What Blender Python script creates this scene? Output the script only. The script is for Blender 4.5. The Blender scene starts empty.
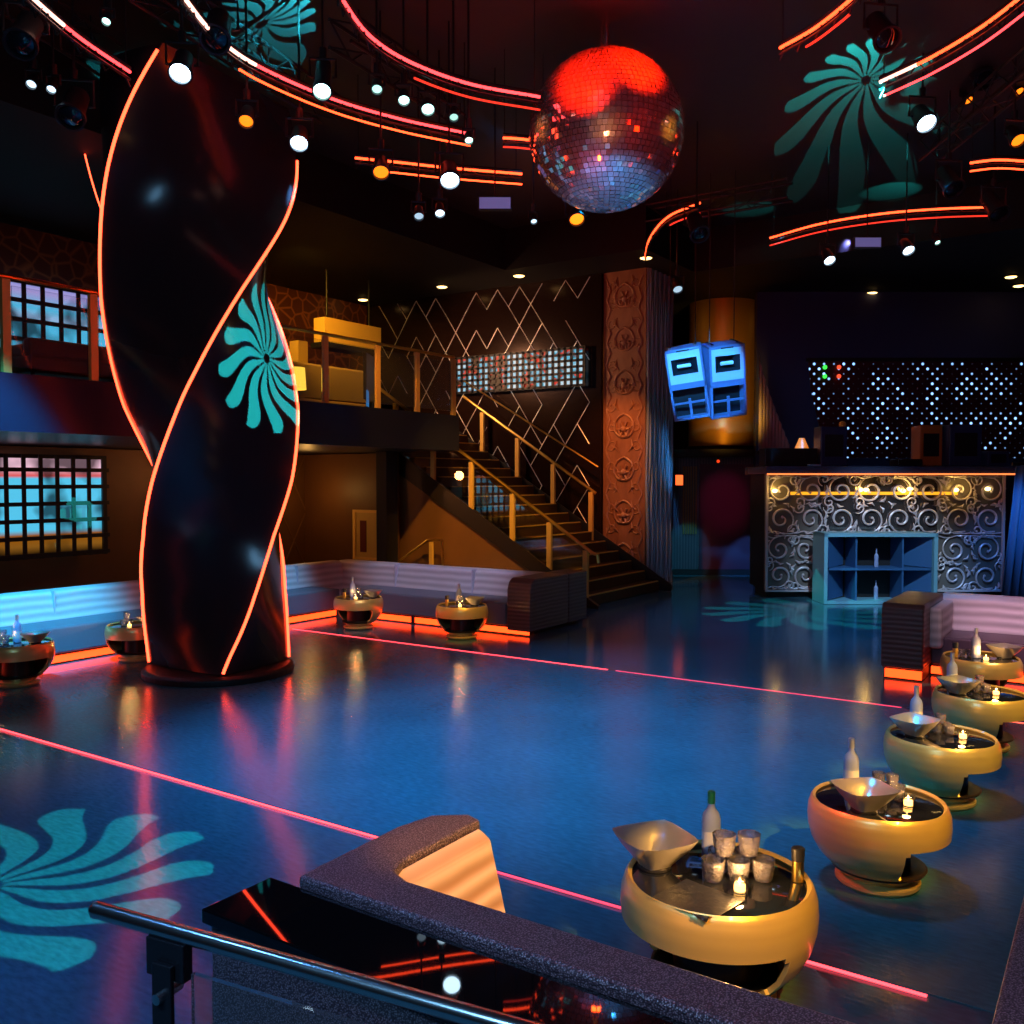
import bpy, bmesh, math, random
from mathutils import Vector, Matrix
C = bpy.context.scene.collection
SC = bpy.context.scene
PI = math.pi
R = math.radians

# ------------------------------------------------------------------ camera, world, exposure
YAW = R(33.8); FPX = 920.0; EYE = Vector((0, 0, 2.1)); PITCH = math.atan(32 / FPX)
cam_d = bpy.data.cameras.new('camera'); cam_d.sensor_width = 36; cam_d.lens = 36 * FPX / 1024
cam_d.clip_start = .05; cam_d.clip_end = 200
cam = bpy.data.objects.new('camera', cam_d); C.objects.link(cam)
cam.location = EYE; cam.rotation_euler = (PI / 2 - PITCH, 0, YAW)
SC.camera = cam
W = bpy.data.worlds.new('world'); SC.world = W; W.use_nodes = True
W.node_tree.nodes['Background'].inputs[0].default_value = (.02, .03, .08, 1)
W.node_tree.nodes['Background'].inputs[1].default_value = .05
SC.view_settings.view_transform = 'Standard'; SC.view_settings.look = 'None'
SC.view_settings.exposure = 0.0; SC.view_settings.gamma = 1; SC.view_settings.use_curve_mapping = False
SC.cycles.use_denoising = True
SC.cycles.max_bounces = 8; SC.cycles.sample_clamp_indirect = 3.0
SC.cycles.caustics_reflective = False; SC.cycles.caustics_refractive = False

FW = Vector((-math.sin(YAW) * math.cos(PITCH), math.cos(YAW) * math.cos(PITCH), -math.sin(PITCH)))
RT = Vector((math.cos(YAW), math.sin(YAW), 0)); UP = RT.cross(FW)
def _ray(px, py): return FW + RT * ((px - 512) / FPX) - UP * ((py - 512) / FPX)
def at_z(px, py, z=0.0):
    d = _ray(px, py); return EYE + d * ((z - EYE.z) / d.z)
def at_x(px, py, x):
    d = _ray(px, py); return EYE + d * (x / d.x)
def at_y(px, py, y):
    d = _ray(px, py); return EYE + d * (y / d.y)
def at_d(px, py, D): return EYE + _ray(px, py) * D

# ------------------------------------------------------------------ venue lights (truss spots, gobos) and added fill lights
def light_nodes(ld, pattern=None):
    """a patterned (gobo) beam: the lamp's own glass slide"""
    ld.use_nodes = True
    nt = ld.node_tree; n = nt.nodes; l = nt.links
    em = next(x for x in n if x.type == 'EMISSION')
    tc = n.new('ShaderNodeTexCoord'); sp = n.new('ShaderNodeSeparateXYZ')
    l.new(tc.outputs['Normal'], sp.inputs[0])
    def m(op, a, b=None, c=None):
        q = n.new('ShaderNodeMath'); q.operation = op
        for i, v in enumerate((a, b, c)):
            if v is None: continue
            if isinstance(v, (int, float)): q.inputs[i].default_value = v
            else: l.new(v, q.inputs[i])
        return q.outputs[0]
    z = m('ABSOLUTE', sp.outputs[2]); x = m('DIVIDE', sp.outputs[0], z); y = m('DIVIDE', sp.outputs[1], z)
    rad = m('SQRT', m('ADD', m('MULTIPLY', x, x), m('MULTIPLY', y, y)))
    ang = m('ARCTAN2', y, x)
    lim, arms, tw = pattern
    t = m('DIVIDE', rad, lim)
    s = m('SINE', m('ADD', m('MULTIPLY', ang, arms), m('MULTIPLY', m('SINE', m('MULTIPLY', t, 5.2)), tw)))
    # arms get rounded ends near the rim
    thr = m('SUBTRACT', m('ADD', .12, m('MULTIPLY', m('POWER', t, 7.0), 1.3)), 0.68)
    mk = n.new('ShaderNodeMapRange'); mk.interpolation_type = 'SMOOTHSTEP'
    l.new(m('SUBTRACT', s, thr), mk.inputs['Value']); mk.inputs['From Min'].default_value = -.12; mk.inputs['From Max'].default_value = .12
    rim = m('LESS_THAN', t, 1.0); core = m('GREATER_THAN', t, .07)
    l.new(m('MULTIPLY', m('MULTIPLY', mk.outputs[0], rim), core), em.inputs['Strength'])

def spot(name, loc, tgt, col, power, cone=40, blend=.5, size=.06, pattern=None, parent=None):
    ld = bpy.data.lights.new(name, 'SPOT'); ld.energy = power; ld.color = col
    ld.spot_size = R(cone); ld.spot_blend = blend; ld.shadow_soft_size = size
    o = bpy.data.objects.new(name, ld); C.objects.link(o)
    loc = Vector(loc); tgt = Vector(tgt)
    q = (tgt - loc).to_track_quat('-Z', 'Y')
    o.location = loc; o.rotation_euler = q.to_euler()
    if pattern: light_nodes(ld, pattern)
    return o
def point(name, loc, col, power, size=.05):
    ld = bpy.data.lights.new(name, 'POINT'); ld.energy = power; ld.color = col; ld.shadow_soft_size = size
    o = bpy.data.objects.new(name, ld); C.objects.link(o); o.location = loc
    return o

BLUE = (.008, .40, 1.0); CYAN = (.05, .55, 1.0); TEAL = (.02, .75, .65); WARM = (1, .55, .12); GOLD = (1, .48, .05)
# blue wash on the floor
spot('floor_wash_light', (-6.3, 3.0, 5.8), (-4.6, 5.6, 0), BLUE, 1800, 52, 1, .25)
spot('floor_wash_light', (-2.6, 5.2, 5.8), (-2.9, 6.2, 0), BLUE, 1050, 60, 1, .25)
spot('floor_wash_light', (-5.4, 10.4, 5.8), (-4.2, 8.2, 0), BLUE, 600, 60, 1, .25)
spot('floor_wash_light', (-2.0, 12.5, 5.8), (-3.2, 13.4, 0), (.01, .4, 1), 700, 70, 1, .25)
spot('floor_wash_light', (-3.5, 1.0, 5.5), (-4.2, 2.6, 0), (.01, .25, 1), 500, 60, 1, .2)
spot('magenta_wash_light', (-6.8, 2.2, 5.5), (-6.0, 5.0, 0), (1, .02, .3), 160, 34, 1, .2)
spot('magenta_wash_light', (-1.6, .2, 5.0), (-2.8, 3.0, 0), (.5, .1, .9), 60, 40, 1, .2)
spot('ledge_light', (1.2, .4, 4.6), (-.7, 1.9, .95), (1, .45, .75), 170, 34, .9, .2)
spot('ledge_light', (-4.2, .6, 4.8), (-1.8, 2.1, .95), (.15, .45, 1), 200, 26, .9, .2)
_a = bpy.data.lights.new('foreground_fill_light', 'AREA'); _a.shape = 'RECTANGLE'; _a.size = 2.2; _a.size_y = 1.2; _a.energy = 110; _a.color = (.25, .6, 1)  # area light added behind the camera to brighten rail and ledge
_o = bpy.data.objects.new('foreground_fill_light', _a); C.objects.link(_o); _o.location = (-1.2, -1.6, 4.6); _o.rotation_euler = (Vector((-1.5, 1.3, 1.0)) - Vector((-1.2, -1.6, 4.6))).to_track_quat('-Z', 'Y').to_euler()
# cyan on the long left banquette
spot('banquette_light', (-7.6, 3.6, 5.7), (-10.9, 5.4, .5), (.03, .50, 1), 5200, 30, .6, .12)
spot('banquette_light', (-7.0, 7.0, 5.7), (-10.9, 8.6, .5), (.1, .5, 1), 1900, 30, .6, .12)
spot('banquette_light', (-6.5, 8.5, 5.8), (-8.8, 11.3, .6), (.6, .62, 1), 700, 30, .7, .12)
spot('banquette_light', (-.9, 6.0, 5.8), (-.3, 11.3, .6), (1, .5, .7), 1300, 26, .7, .12)
# warm light on the pot tables and the near booth
spot('table_light', (1.6, 1.0, 4.6), (-1.32, 3.5, .4), GOLD, 1900, 9.5, .5, .06)
spot('table_light', (1.9, 2.6, 4.6), (-1.02, 5.0, .4), GOLD, 1900, 8.5, .5, .06)
spot('table_light', (2.0, 4.2, 4.8), (-.95, 6.5, .4), (1, .6, .12), 1700, 8.5, .5, .06)
spot('table_light', (2.0, 5.8, 4.8), (-.9, 8.0, .4), (1, .6, .12), 1600, 8.5, .5, .06)
spot('table_light', (1.8, 7.0, 5.0), (-1.1, 9.6, .4), (1, .6, .3), 1300, 8, .5, .06)
spot('table_light', (-4.6, 2.6, 4.2), (-1.15, 4.85, .25), (1, .02, .02), 700, 6.5, .7, .06)  # added red spot standing in for a reflection on this table
spot('table_light', (-4.0, 6.6, 5.8), (-7.3, 9.7, .3), (1, .55, .1), 1100, 9, .6, .06)
spot('table_light', (-4.0, 5.6, 5.8), (-8.9, 9.5, .3), (.8, .7, .7), 900, 9, .6, .06)
spot('table_light', (.6, 3.6, 4.6), (-1.72, 2.3, .8), (1, .40, .05), 1500, 9, .5, .06)
# hanging speaker, stairs, pilaster, gold drum, booth
spot('speaker_light', at_d(660, 200, 10), at_d(706, 384, 14.9), (.04, .38, 1), 3000, 17, .4, .05)
spot('stair_light', (-9.6, 17.2, 6.05), (-9.3, 14.4, .8), GOLD, 3000, 70, .8, .1)
spot('stair_light', (-7.0, 10.2, 5.8), (-9.4, 13.3, 1.6), GOLD, 1300, 36, .7, .05)
spot('stair_light', (-8.8, 9.4, 5.2), (-10.6, 13.2, 1.6), (1, .38, .04), 260, 42, .8, .1)
spot('wall_grazer_light', (-12.2, 13.6, 4.8), (-11.0, 16.2, 4.3), (1, .5, .25), 420, 120, 1, .05)
spot('pilaster_light', (-7.6, 13.2, 6.0), (-8.4, 16.2, 2.6), (1, .30, .07), 900, 30, .8, .03)
spot('pilaster_light', (-4.6, 14.6, 6.0), (-7.8, 17.0, 1.8), (.02, .35, .8), 260, 26, .8, .06)
spot('lounge_light', (-11.6, 11.0, 6.0), (-14.2, 13.5, 4.0), GOLD, 500, 90, .9, .1)
spot('lounge_light', (-11.4, 6.0, 6.0), (-12.2, 7.2, 3.4), (1, .35, .05), 300, 90, .9, .1)
spot('bar_light', (-1.6, 10.5, 5.9), (-3.4, 16.4, 1.0), (.5, .75, 1), 2300, 24, .7, .08)
spot('drape_light', at_d(1040, 330, 12.5), at_d(1014, 540, 15.6), (.05, .3, 1), 500, 26, .7, .08)
spot('drum_light', at_d(735, 470, 18.2), at_d(722, 380, 21.2), GOLD, 260, 50, .8, .1)
spot('drape_light', at_d(850, 240, 16.5), at_d(790, 400, 20), (.3, .28, 1), 1800, 60, .8, .1)
spot('door_light', (-5.2, 15.4, 4.6), at_d(686, 552, 20.3), (.03, .55, .8), 700, 11, .2, .05)
spot('door_light', (-4.2, 15.6, 4.6), at_d(755, 560, 20.0), (.05, .35, 1), 1500, 12, .2, .05)
spot('door_light', (-4.8, 15.4, 4.8), at_d(725, 500, 20.3), (1, .05, .25), 250, 14, .9, .05)
spot('ball_light', at_d(520, 20, 7.5), at_d(606, 95, 10), (1, .01, .0), 4200, 22, .6, .1)
spot('ball_light', at_d(720, -10, 8.0), at_d(606, 95, 10), (1, .01, .0), 3800, 26, .6, .1)
spot('ball_light', (-2.0, 6.4, 2.4), at_d(606, 190, 10), (.04, .4, 1), 1800, 14, .6, .1)  # added lamp imitating the blue floor reflection on the ball's underside
spot('ball_light', at_d(820, 180, 8.5), at_d(650, 122, 9.6), (1, .35, .03), 1500, 5, .8, .1)  # added amber spot imitating lamp reflections around the ball's middle
spot('ball_light', at_d(380, 190, 8.6), at_d(556, 122, 9.7), (1, .25, .05), 1500, 4.5, .8, .1)  # added too, for the highlights at mid ball
spot('ball_light', at_d(610, 260, 5.5), at_d(606, 118, 9.5), (1, .3, .1), 700, 5, .8, .1)  # another added spot for the warm mid band
point('ball_flare_light', at_d(577, 222, 9.0), (1, .06, .0), 25, .08)
point('under_balcony_fill', (-12.3, 10.2, 2.2), (1, .36, .1), 26, .1)  # added fill lamps without a fixture, lifting the brown wall
point('under_balcony_fill', (-12.9, 12.3, 1.9), (1, .5, .12), 10, .1)
spot('ceiling_fill_red', (-2.4, 7.6, 5.4), (-3.4, 10.5, 7.0), (1, .01, .0), 90, 150, .9, .3)  # unseen red uplights added to make the ceiling glow
spot('ceiling_fill_red', (-7.4, 12.0, 5.0), (-7.4, 13.5, 7.0), (1, .02, .0), 60, 150, .9, .3)
# gobo (swirl) beams
_q = at_z(-14, 886, 0)
spot('gobo_light', (-3.9, 3.4, 5.7), _q, TEAL, 2200, 60, .05, .01, (.195, 13, 3.2))
spot('gobo_light', (-5.6, 11.4, 5.9), (-4.2, 14.6, 0), TEAL, 1500, 60, .05, .01, (.24, 13, 1.9))
spot('gobo_light', (-3.2, 7.0, 4.2), at_d(303, 346, 9.7), TEAL, 22000, 40, .05, .006, (.175, 14, 2.6))
_q = at_z(866, 80, 7.0); _e = at_z(880, -10, 7.0)
spot('gobo_light', (_e.x, _e.y, 5.95), _q, TEAL, 3600, 100, .05, .005, (.34, 14, 1.9))
_q = at_z(262, 24, 7.0); _e = at_z(330, -30, 7.0)
spot('gobo_light', (_e.x, _e.y, 6.45), _q, (.03, .75, .85), 1300, 100, .05, .005, (.4, 14, 1.9))
for px, py, p in ((893, 190, 60), (750, 208, 30), (596, 222, 10)):
    q = at_z(px, py, 7.0); spot('uplight', q + Vector((.15, -.2, -.8)), q, TEAL, p, 62, .3, .03)

# ------------------------------------------------------------------ materials
MATS = {}
def nmat(name):
    m = bpy.data.materials.new(name); m.use_nodes = True
    nt = m.node_tree; b = nt.nodes['Principled BSDF']
    return m, nt, b
def pbr(name, col, rough=.5, metal=0, bump=0, bscale=30, vary=0, coat=0, trans=0, ior=1.45, spec=.5, stretch=None, rvary=0):
    if name in MATS: return MATS[name]
    m, nt, b = nmat(name)
    b.inputs['Base Color'].default_value = (*col, 1); b.inputs['Roughness'].default_value = rough
    b.inputs['Metallic'].default_value = metal; b.inputs['IOR'].default_value = ior
    b.inputs['Coat Weight'].default_value = coat; b.inputs['Transmission Weight'].default_value = trans
    b.inputs['Specular IOR Level'].default_value = spec
    tc = nt.nodes.new('ShaderNodeTexCoord'); mp = nt.nodes.new('ShaderNodeMapping')
    nt.links.new(tc.outputs['Object'], mp.inputs[0])
    if stretch: mp.inputs['Scale'].default_value = stretch
    no = nt.nodes.new('ShaderNodeTexNoise'); no.inputs['Scale'].default_value = bscale; no.inputs['Detail'].default_value = 5
    nt.links.new(mp.outputs[0], no.inputs['Vector'])
    if bump:
        bp = nt.nodes.new('ShaderNodeBump'); bp.inputs['Strength'].default_value = bump; bp.inputs['Distance'].default_value = .02
        nt.links.new(no.outputs['Fac'], bp.inputs['Height']); nt.links.new(bp.outputs[0], b.inputs['Normal'])
    if vary:
        mx = nt.nodes.new('ShaderNodeMix'); mx.data_type = 'RGBA'
        mx.inputs[6].default_value = (*[c * (1 - vary) for c in col], 1); mx.inputs[7].default_value = (*[min(1, c * (1 + vary)) for c in col], 1)
        nt.links.new(no.outputs['Fac'], mx.inputs[0]); nt.links.new(mx.outputs[2], b.inputs['Base Color'])
    if rvary:
        mr = nt.nodes.new('ShaderNodeMapRange'); mr.inputs['To Min'].default_value = max(.02, rough - rvary); mr.inputs['To Max'].default_value = rough + rvary
        nt.links.new(no.outputs['Fac'], mr.inputs['Value']); nt.links.new(mr.outputs[0], b.inputs['Roughness'])
    MATS[name] = m; return m
def emis(name, col, s):
    if name in MATS: return MATS[name]
    m, nt, b = nmat(name)
    b.inputs['Base Color'].default_value = (*[c * .5 for c in col], 1)
    b.inputs['Emission Color'].default_value = (*col, 1); b.inputs['Emission Strength'].default_value = s
    MATS[name] = m; return m

def stripes(name, c1, c2, scale, axis, rough=.45, dist=1.2):
    m, nt, b = nmat(name)
    tc = nt.nodes.new('ShaderNodeTexCoord'); w = nt.nodes.new('ShaderNodeTexWave'); w.bands_direction = axis
    w.inputs['Scale'].default_value = scale; w.inputs['Distortion'].default_value = dist; w.inputs['Detail'].default_value = 2
    w.inputs['Detail Scale'].default_value = .6
    nt.links.new(tc.outputs['Object'], w.inputs[0])
    mx = nt.nodes.new('ShaderNodeMix'); mx.data_type = 'RGBA'; mx.inputs[6].default_value = (*c1, 1); mx.inputs[7].default_value = (*c2, 1)
    nt.links.new(w.outputs[1], mx.inputs[0]); nt.links.new(mx.outputs[2], b.inputs['Base Color'])
    b.inputs['Roughness'].default_value = rough
    bp = nt.nodes.new('ShaderNodeBump'); bp.inputs['Strength'].default_value = .25; bp.inputs['Distance'].default_value = .02
    nt.links.new(w.outputs[1], bp.inputs['Height']); nt.links.new(bp.outputs[0], b.inputs['Normal'])
    MATS[name] = m; return m

black = pbr('black', (.012, .012, .014), .5)
black_gloss = pbr('black_gloss', (.003, .003, .004), .02, spec=.8)
col_gloss = pbr('column_black_gloss', (.022, .022, .026), .18, bump=.06, bscale=4)
steel = pbr('chrome', (.8, .83, .88), .22, 1)
brass = pbr('brass', (.75, .5, .14), .3, 1)
brass_flat = pbr('brass_painted', (.8, .52, .12), .4)
gold_paint = pbr('gold_lacquer', (.88, .62, .19), .34, .5, coat=.5)
dark_in = pbr('dark_brown_inside', (.03, .018, .01), .3)
dark_glass = pbr('dark_glass_top', (.01, .012, .018), .05, coat=.6)
wood_dark = pbr('dark_wood', (.10, .045, .025), .4, bump=.2, bscale=6, vary=.5, stretch=(1, 1, 9))
seat_fab = stripes('pale_ribbed_vinyl', (.50, .47, .46), (.72, .69, .68), 3.2, 'Z', .4)
arm_fab = stripes('striped_brown_veneer', (.12, .065, .055), (.17, .10, .09), 6.0, 'Z', .35)
seat_dark = pbr('seat_blue_grey', (.16, .18, .22), .5, bump=.1)
mirror = pbr('mirror', (.85, .85, .88), .04, 1)
rub = pbr('rubber', (.02, .02, .02), .8)
glass = pbr('clear_glass', (.9, .95, 1), .05, trans=1.0, ior=1.3)
crystal = pbr('cut_glass', (.88, .85, 1), .06, trans=.92, ior=1.4, bump=.8, bscale=80)
frost = pbr('frosted_glass', (.48, .58, .95), .35, trans=.45, ior=1.3)
wax = emis('candle_glow', (1, .45, .1), 9)
flame = emis('flame', (1, .6, .2), 20)
dk_plastic = pbr('dark_plastic', (.02, .02, .025), .35)

def sparkle_mat():
    m, nt, b = nmat('sparkle_vinyl')
    tc = nt.nodes.new('ShaderNodeTexCoord'); v = nt.nodes.new('ShaderNodeTexVoronoi'); v.inputs['Scale'].default_value = 190
    nt.links.new(tc.outputs['Object'], v.inputs['Vector'])
    cr = nt.nodes.new('ShaderNodeValToRGB'); cr.color_ramp.elements[0].position = .15; cr.color_ramp.elements[0].color = (.40, .33, .40, 1)
    cr.color_ramp.elements[1].position = .55; cr.color_ramp.elements[1].color = (.07, .055, .075, 1)
    nt.links.new(v.outputs['Distance'], cr.inputs[0])
    nt.links.new(cr.outputs[0], b.inputs['Base Color'])
    b.inputs['Roughness'].default_value = .35; b.inputs['Metallic'].default_value = .3
    bp = nt.nodes.new('ShaderNodeBump'); bp.inputs['Strength'].default_value = .6; bp.inputs['Distance'].default_value = .004
    nt.links.new(v.outputs['Distance'], bp.inputs['Height']); nt.links.new(bp.outputs[0], b.inputs['Normal'])
    return m
sparkle = sparkle_mat()

def floor_mat(name, base, rough, bump):
    m, nt, b = nmat(name)
    tc = nt.nodes.new('ShaderNodeTexCoord')
    n1 = nt.nodes.new('ShaderNodeTexNoise'); n1.inputs['Scale'].default_value = 1.1; n1.inputs['Detail'].default_value = 6
    n2 = nt.nodes.new('ShaderNodeTexNoise'); n2.inputs['Scale'].default_value = 14; n2.inputs['Detail'].default_value = 4
    mp = nt.nodes.new('ShaderNodeMapping'); mp.inputs['Scale'].default_value = (1, 3, 1); mp.inputs['Rotation'].default_value = (0, 0, .6)
    nt.links.new(tc.outputs['Object'], n1.inputs['Vector']); nt.links.new(tc.outputs['Object'], mp.inputs[0]); nt.links.new(mp.outputs[0], n2.inputs['Vector'])
    mx = nt.nodes.new('ShaderNodeMix'); mx.data_type = 'RGBA'
    mx.inputs[6].default_value = (*[c * .7 for c in base], 1); mx.inputs[7].default_value = (*[c * 1.25 for c in base], 1)
    nt.links.new(n1.outputs[0], mx.inputs[0]); 
    m2 = nt.nodes.new('ShaderNodeMix'); m2.data_type = 'RGBA'; m2.blend_type = 'MULTIPLY'; m2.inputs[0].default_value = .5
    cr = nt.nodes.new('ShaderNodeMapRange'); cr.inputs['From Min'].default_value = .3; cr.inputs['From Max'].default_value = .7; cr.inputs['To Min'].default_value = .55; cr.inputs['To Max'].default_value = 1.3
    nt.links.new(n2.outputs[0], cr.inputs['Value']); nt.links.new(mx.outputs[2], m2.inputs[6]); nt.links.new(cr.outputs[0], m2.inputs[7])
    nt.links.new(m2.outputs[2], b.inputs['Base Color'])
    mr = nt.nodes.new('ShaderNodeMapRange'); mr.inputs['To Min'].default_value = rough * .6; mr.inputs['To Max'].default_value = rough * 1.4
    nt.links.new(n1.outputs[0], mr.inputs['Value']); nt.links.new(mr.outputs[0], b.inputs['Roughness'])
    bp = nt.nodes.new('ShaderNodeBump'); bp.inputs['Strength'].default_value = bump; bp.inputs['Distance'].default_value = .01
    nt.links.new(n2.outputs[0], bp.inputs['Height']); nt.links.new(bp.outputs[0], b.inputs['Normal'])
    return m
floor_out = floor_mat('polished_dark_concrete', (.05, .15, .21), .13, .08)
floor_in = floor_mat('dance_floor_concrete', (.04, .19, .26), .22, .2)

# ------------------------------------------------------------------ mesh helpers
class MB:
    def __init__(s): s.v = []; s.f = []
    def add(s, vs, fs, M=None):
        n = len(s.v)
        s.v += [tuple(M @ Vector(p)) if M else tuple(p) for p in vs]
        s.f += [tuple(i + n for i in f) for f in fs]; return s
    def box(s, x0, x1, y0, y1, z0, z1, M=None):
        vs = [(x0, y0, z0), (x1, y0, z0), (x1, y1, z0), (x0, y1, z0), (x0, y0, z1), (x1, y0, z1), (x1, y1, z1), (x0, y1, z1)]
        return s.add(vs, [(0, 3, 2, 1), (4, 5, 6, 7), (0, 1, 5, 4), (1, 2, 6, 5), (2, 3, 7, 6), (3, 0, 4, 7)], M)
    def prism(s, poly, z0, z1, M=None):
        n = len(poly)
        vs = [(x, y, z0) for x, y in poly] + [(x, y, z1) for x, y in poly]
        fs = [tuple(range(n - 1, -1, -1)), tuple(range(n, 2 * n))] + [(i, (i + 1) % n, n + (i + 1) % n, n + i) for i in range(n)]
        return s.add(vs, fs, M)
    def lathe(s, prof, n=32, M=None, a0=0, a1=2 * PI, cap=True):
        full = abs(a1 - a0 - 2 * PI) < 1e-6; k = n if full else n + 1
        vs = [(r * math.cos(a0 + (a1 - a0) * i / n), r * math.sin(a0 + (a1 - a0) * i / n), z) for z, r in prof for i in range(k)]
        fs = []
        for j in range(len(prof) - 1):
            for i in range(n):
                a = j * k + i; b = j * k + (i + 1) % k
                fs.append((a, b, b + k, a + k))
        if cap and full:
            if prof[0][1] > 1e-4: fs.append(tuple(range(n - 1, -1, -1)))
            if prof[-1][1] > 1e-4: fs.append(tuple((len(prof) - 1) * k + i for i in range(n)))
        return s.add(vs, fs, M)
    def cyl(s, p0, p1, r, n=12, r1=None):
        p0 = Vector(p0); p1 = Vector(p1); d = p1 - p0
        q = d.to_track_quat('Z', 'Y').to_matrix().to_4x4(); M = Matrix.Translation(p0) @ q
        return s.lathe([(0, r), (d.length, r if r1 is None else r1)], n, M)
    def tube(s, pts, r, n=8, rs=None):
        pts = [Vector(p) for p in pts]; m = len(pts); vs = []; 
        t0 = (pts[1] - pts[0]).normalized(); ref = Vector((0, 0, 1)) if abs(t0.z) < .9 else Vector((1, 0, 0))
        nrm = t0.cross(ref).normalized()
        for i, p in enumerate(pts):
            t = (pts[min(i + 1, m - 1)] - pts[max(i - 1, 0)])
            if t.length < 1e-9: t = t0
            t.normalize(); nrm = (nrm - t * nrm.dot(t)).normalized(); b = t.cross(nrm)
            rr = rs[i] if rs else r
            for k in range(n):
                a = 2 * PI * k / n; vs.append(p + (nrm * math.cos(a) + b * math.sin(a)) * rr)
        fs = [(i * n + k, i * n + (k + 1) % n, (i + 1) * n + (k + 1) % n, (i + 1) * n + k) for i in range(m - 1) for k in range(n)]
        fs += [tuple(range(n - 1, -1, -1)), tuple((m - 1) * n + k for k in range(n))]
        return s.add(vs, fs)
    def sphere(s, c, r, n=16, m=10, sz=1.0):
        prof = [(-math.cos(PI * j / m) * r * sz, max(1e-5, math.sin(PI * j / m) * r)) for j in range(m + 1)]
        return s.lathe(prof, n, Matrix.Translation(Vector(c)), cap=False)
    def mesh(s, name, mat, smooth=False, bevel=0):
        me = bpy.data.meshes.new(name); me.from_pydata(s.v, [], s.f)
        bm = bmesh.new(); bm.from_mesh(me); bmesh.ops.recalc_face_normals(bm, faces=bm.faces)
        if bevel:
            es = [e for e in bm.edges if len(e.link_faces) == 2 and e.calc_face_angle(0) > .6]
            bmesh.ops.bevel(bm, geom=es, offset=bevel, segments=2, affect='EDGES', profile=.5)
        bm.to_mesh(me); bm.free()
        if smooth:
            for p in me.polygons: p.use_smooth = True
            try: me.set_sharp_from_angle(angle=R(40))
            except Exception: pass
        me.materials.append(mat); return me
    def build(s, name, mat, parent=None, smooth=False, bevel=0):
        return link(name, s.mesh(name, mat, smooth, bevel), parent)
def link(name, data, parent=None, loc=None, rot=None):
    o = bpy.data.objects.new(name, data); C.objects.link(o)
    if parent: o.parent = parent
    if loc is not None: o.location = loc
    if rot is not None: o.rotation_euler = rot
    return o
def thing(name, label, cat, loc=(0, 0, 0), rz=0, group=None):
    return tag(link(name, None, None, loc, (0, 0, rz)), label, cat, group)
def tag(o, label, cat, group=None, kind=None):
    o['label'] = label; o['category'] = cat
    if group: o['group'] = group
    if kind: o['kind'] = kind
    return o
def struct(o, label=None):
    o['kind'] = 'structure'
    if label: o['label'] = label
    return o
def centred(o):
    """move a top-level mesh's origin to the base of its shape"""
    me = o.data; xs = [v.co for v in me.vertices]
    c = Vector(((min(v.x for v in xs) + max(v.x for v in xs)) / 2, (min(v.y for v in xs) + max(v.y for v in xs)) / 2, min(v.z for v in xs)))
    me.transform(Matrix.Translation(-c)); o.location = c; return o
def crom(P, n=10):
    P = [Vector(p) for p in P]; Q = [P[0] * 2 - P[1]] + P + [P[-1] * 2 - P[-2]]; out = []
    for i in range(1, len(Q) - 2):
        for k in range(n):
            t = k / n; a, b, c, d = Q[i - 1:i + 3]
            out.append(.5 * ((2 * b) + (c - a) * t + (2 * a - 5 * b + 4 * c - d) * t * t + (3 * b - a - 3 * c + d) * t ** 3))
    out.append(P[-1]); return out
def interp(tab, z):
    if z <= tab[0][0]: return tab[0][1]
    for (a, va), (b, vb) in zip(tab, tab[1:]):
        if z <= b: 
            t = (z - a) / (b - a); return va + (vb - va) * t
    return tab[-1][1]

# ------------------------------------------------------------------ the room
struct(MB().box(-17, 5, -4, 27, -.2, -.006).build('floor', floor_out), 'polished dark floor around the dance floor')
struct(MB().box(-9.7, -.25, 4.02, 8.98, -.005, 0).build('floor_dance', floor_in), 'sunken look dance floor between the red light lines')
ceil_m = pbr('ceiling_black', (.03, .03, .032), .5, bump=.1, bscale=3)
struct(MB().box(-10.2, 5, -4, 17.2, 7.0, 7.2).build('ceiling', ceil_m), 'high black ceiling over the dance floor')
low_m = pbr('low_ceiling_black', (.005, .005, .005), .7)
struct(MB().box(-17, -10.2, -4, 27, 6.2, 7.2).build('ceiling_left', low_m), 'lower black ceiling over the balcony')
struct(MB().box(-10.2, -7.2, 15.0, 27, 6.2, 7.2).build('ceiling_back', low_m), 'lower black ceiling over the stairs')
struct(MB().box(-7.2, 5, 17.2, 27, 6.2, 7.2).build('ceiling_far', low_m), 'lower black ceiling behind the dance floor')
wall_m = pbr('wall_black', (.015, .013, .013), .7)
struct(MB().box(-17.2, -17, -4, 27, 0, 7).build('wall_left', wall_m))
struct(MB().box(4.8, 5, -4, 27, 0, 7).build('wall_right', wall_m))
struct(MB().box(-17, 5, 26.8, 27, 0, 7).build('wall_back', wall_m))
struct(MB().box(-17, 5, -4.2, -4, 0, 7).build('wall_front', wall_m))
brown_m = pbr('brown_wall', (.13, .055, .018), .5, vary=.3, bscale=2)
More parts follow.
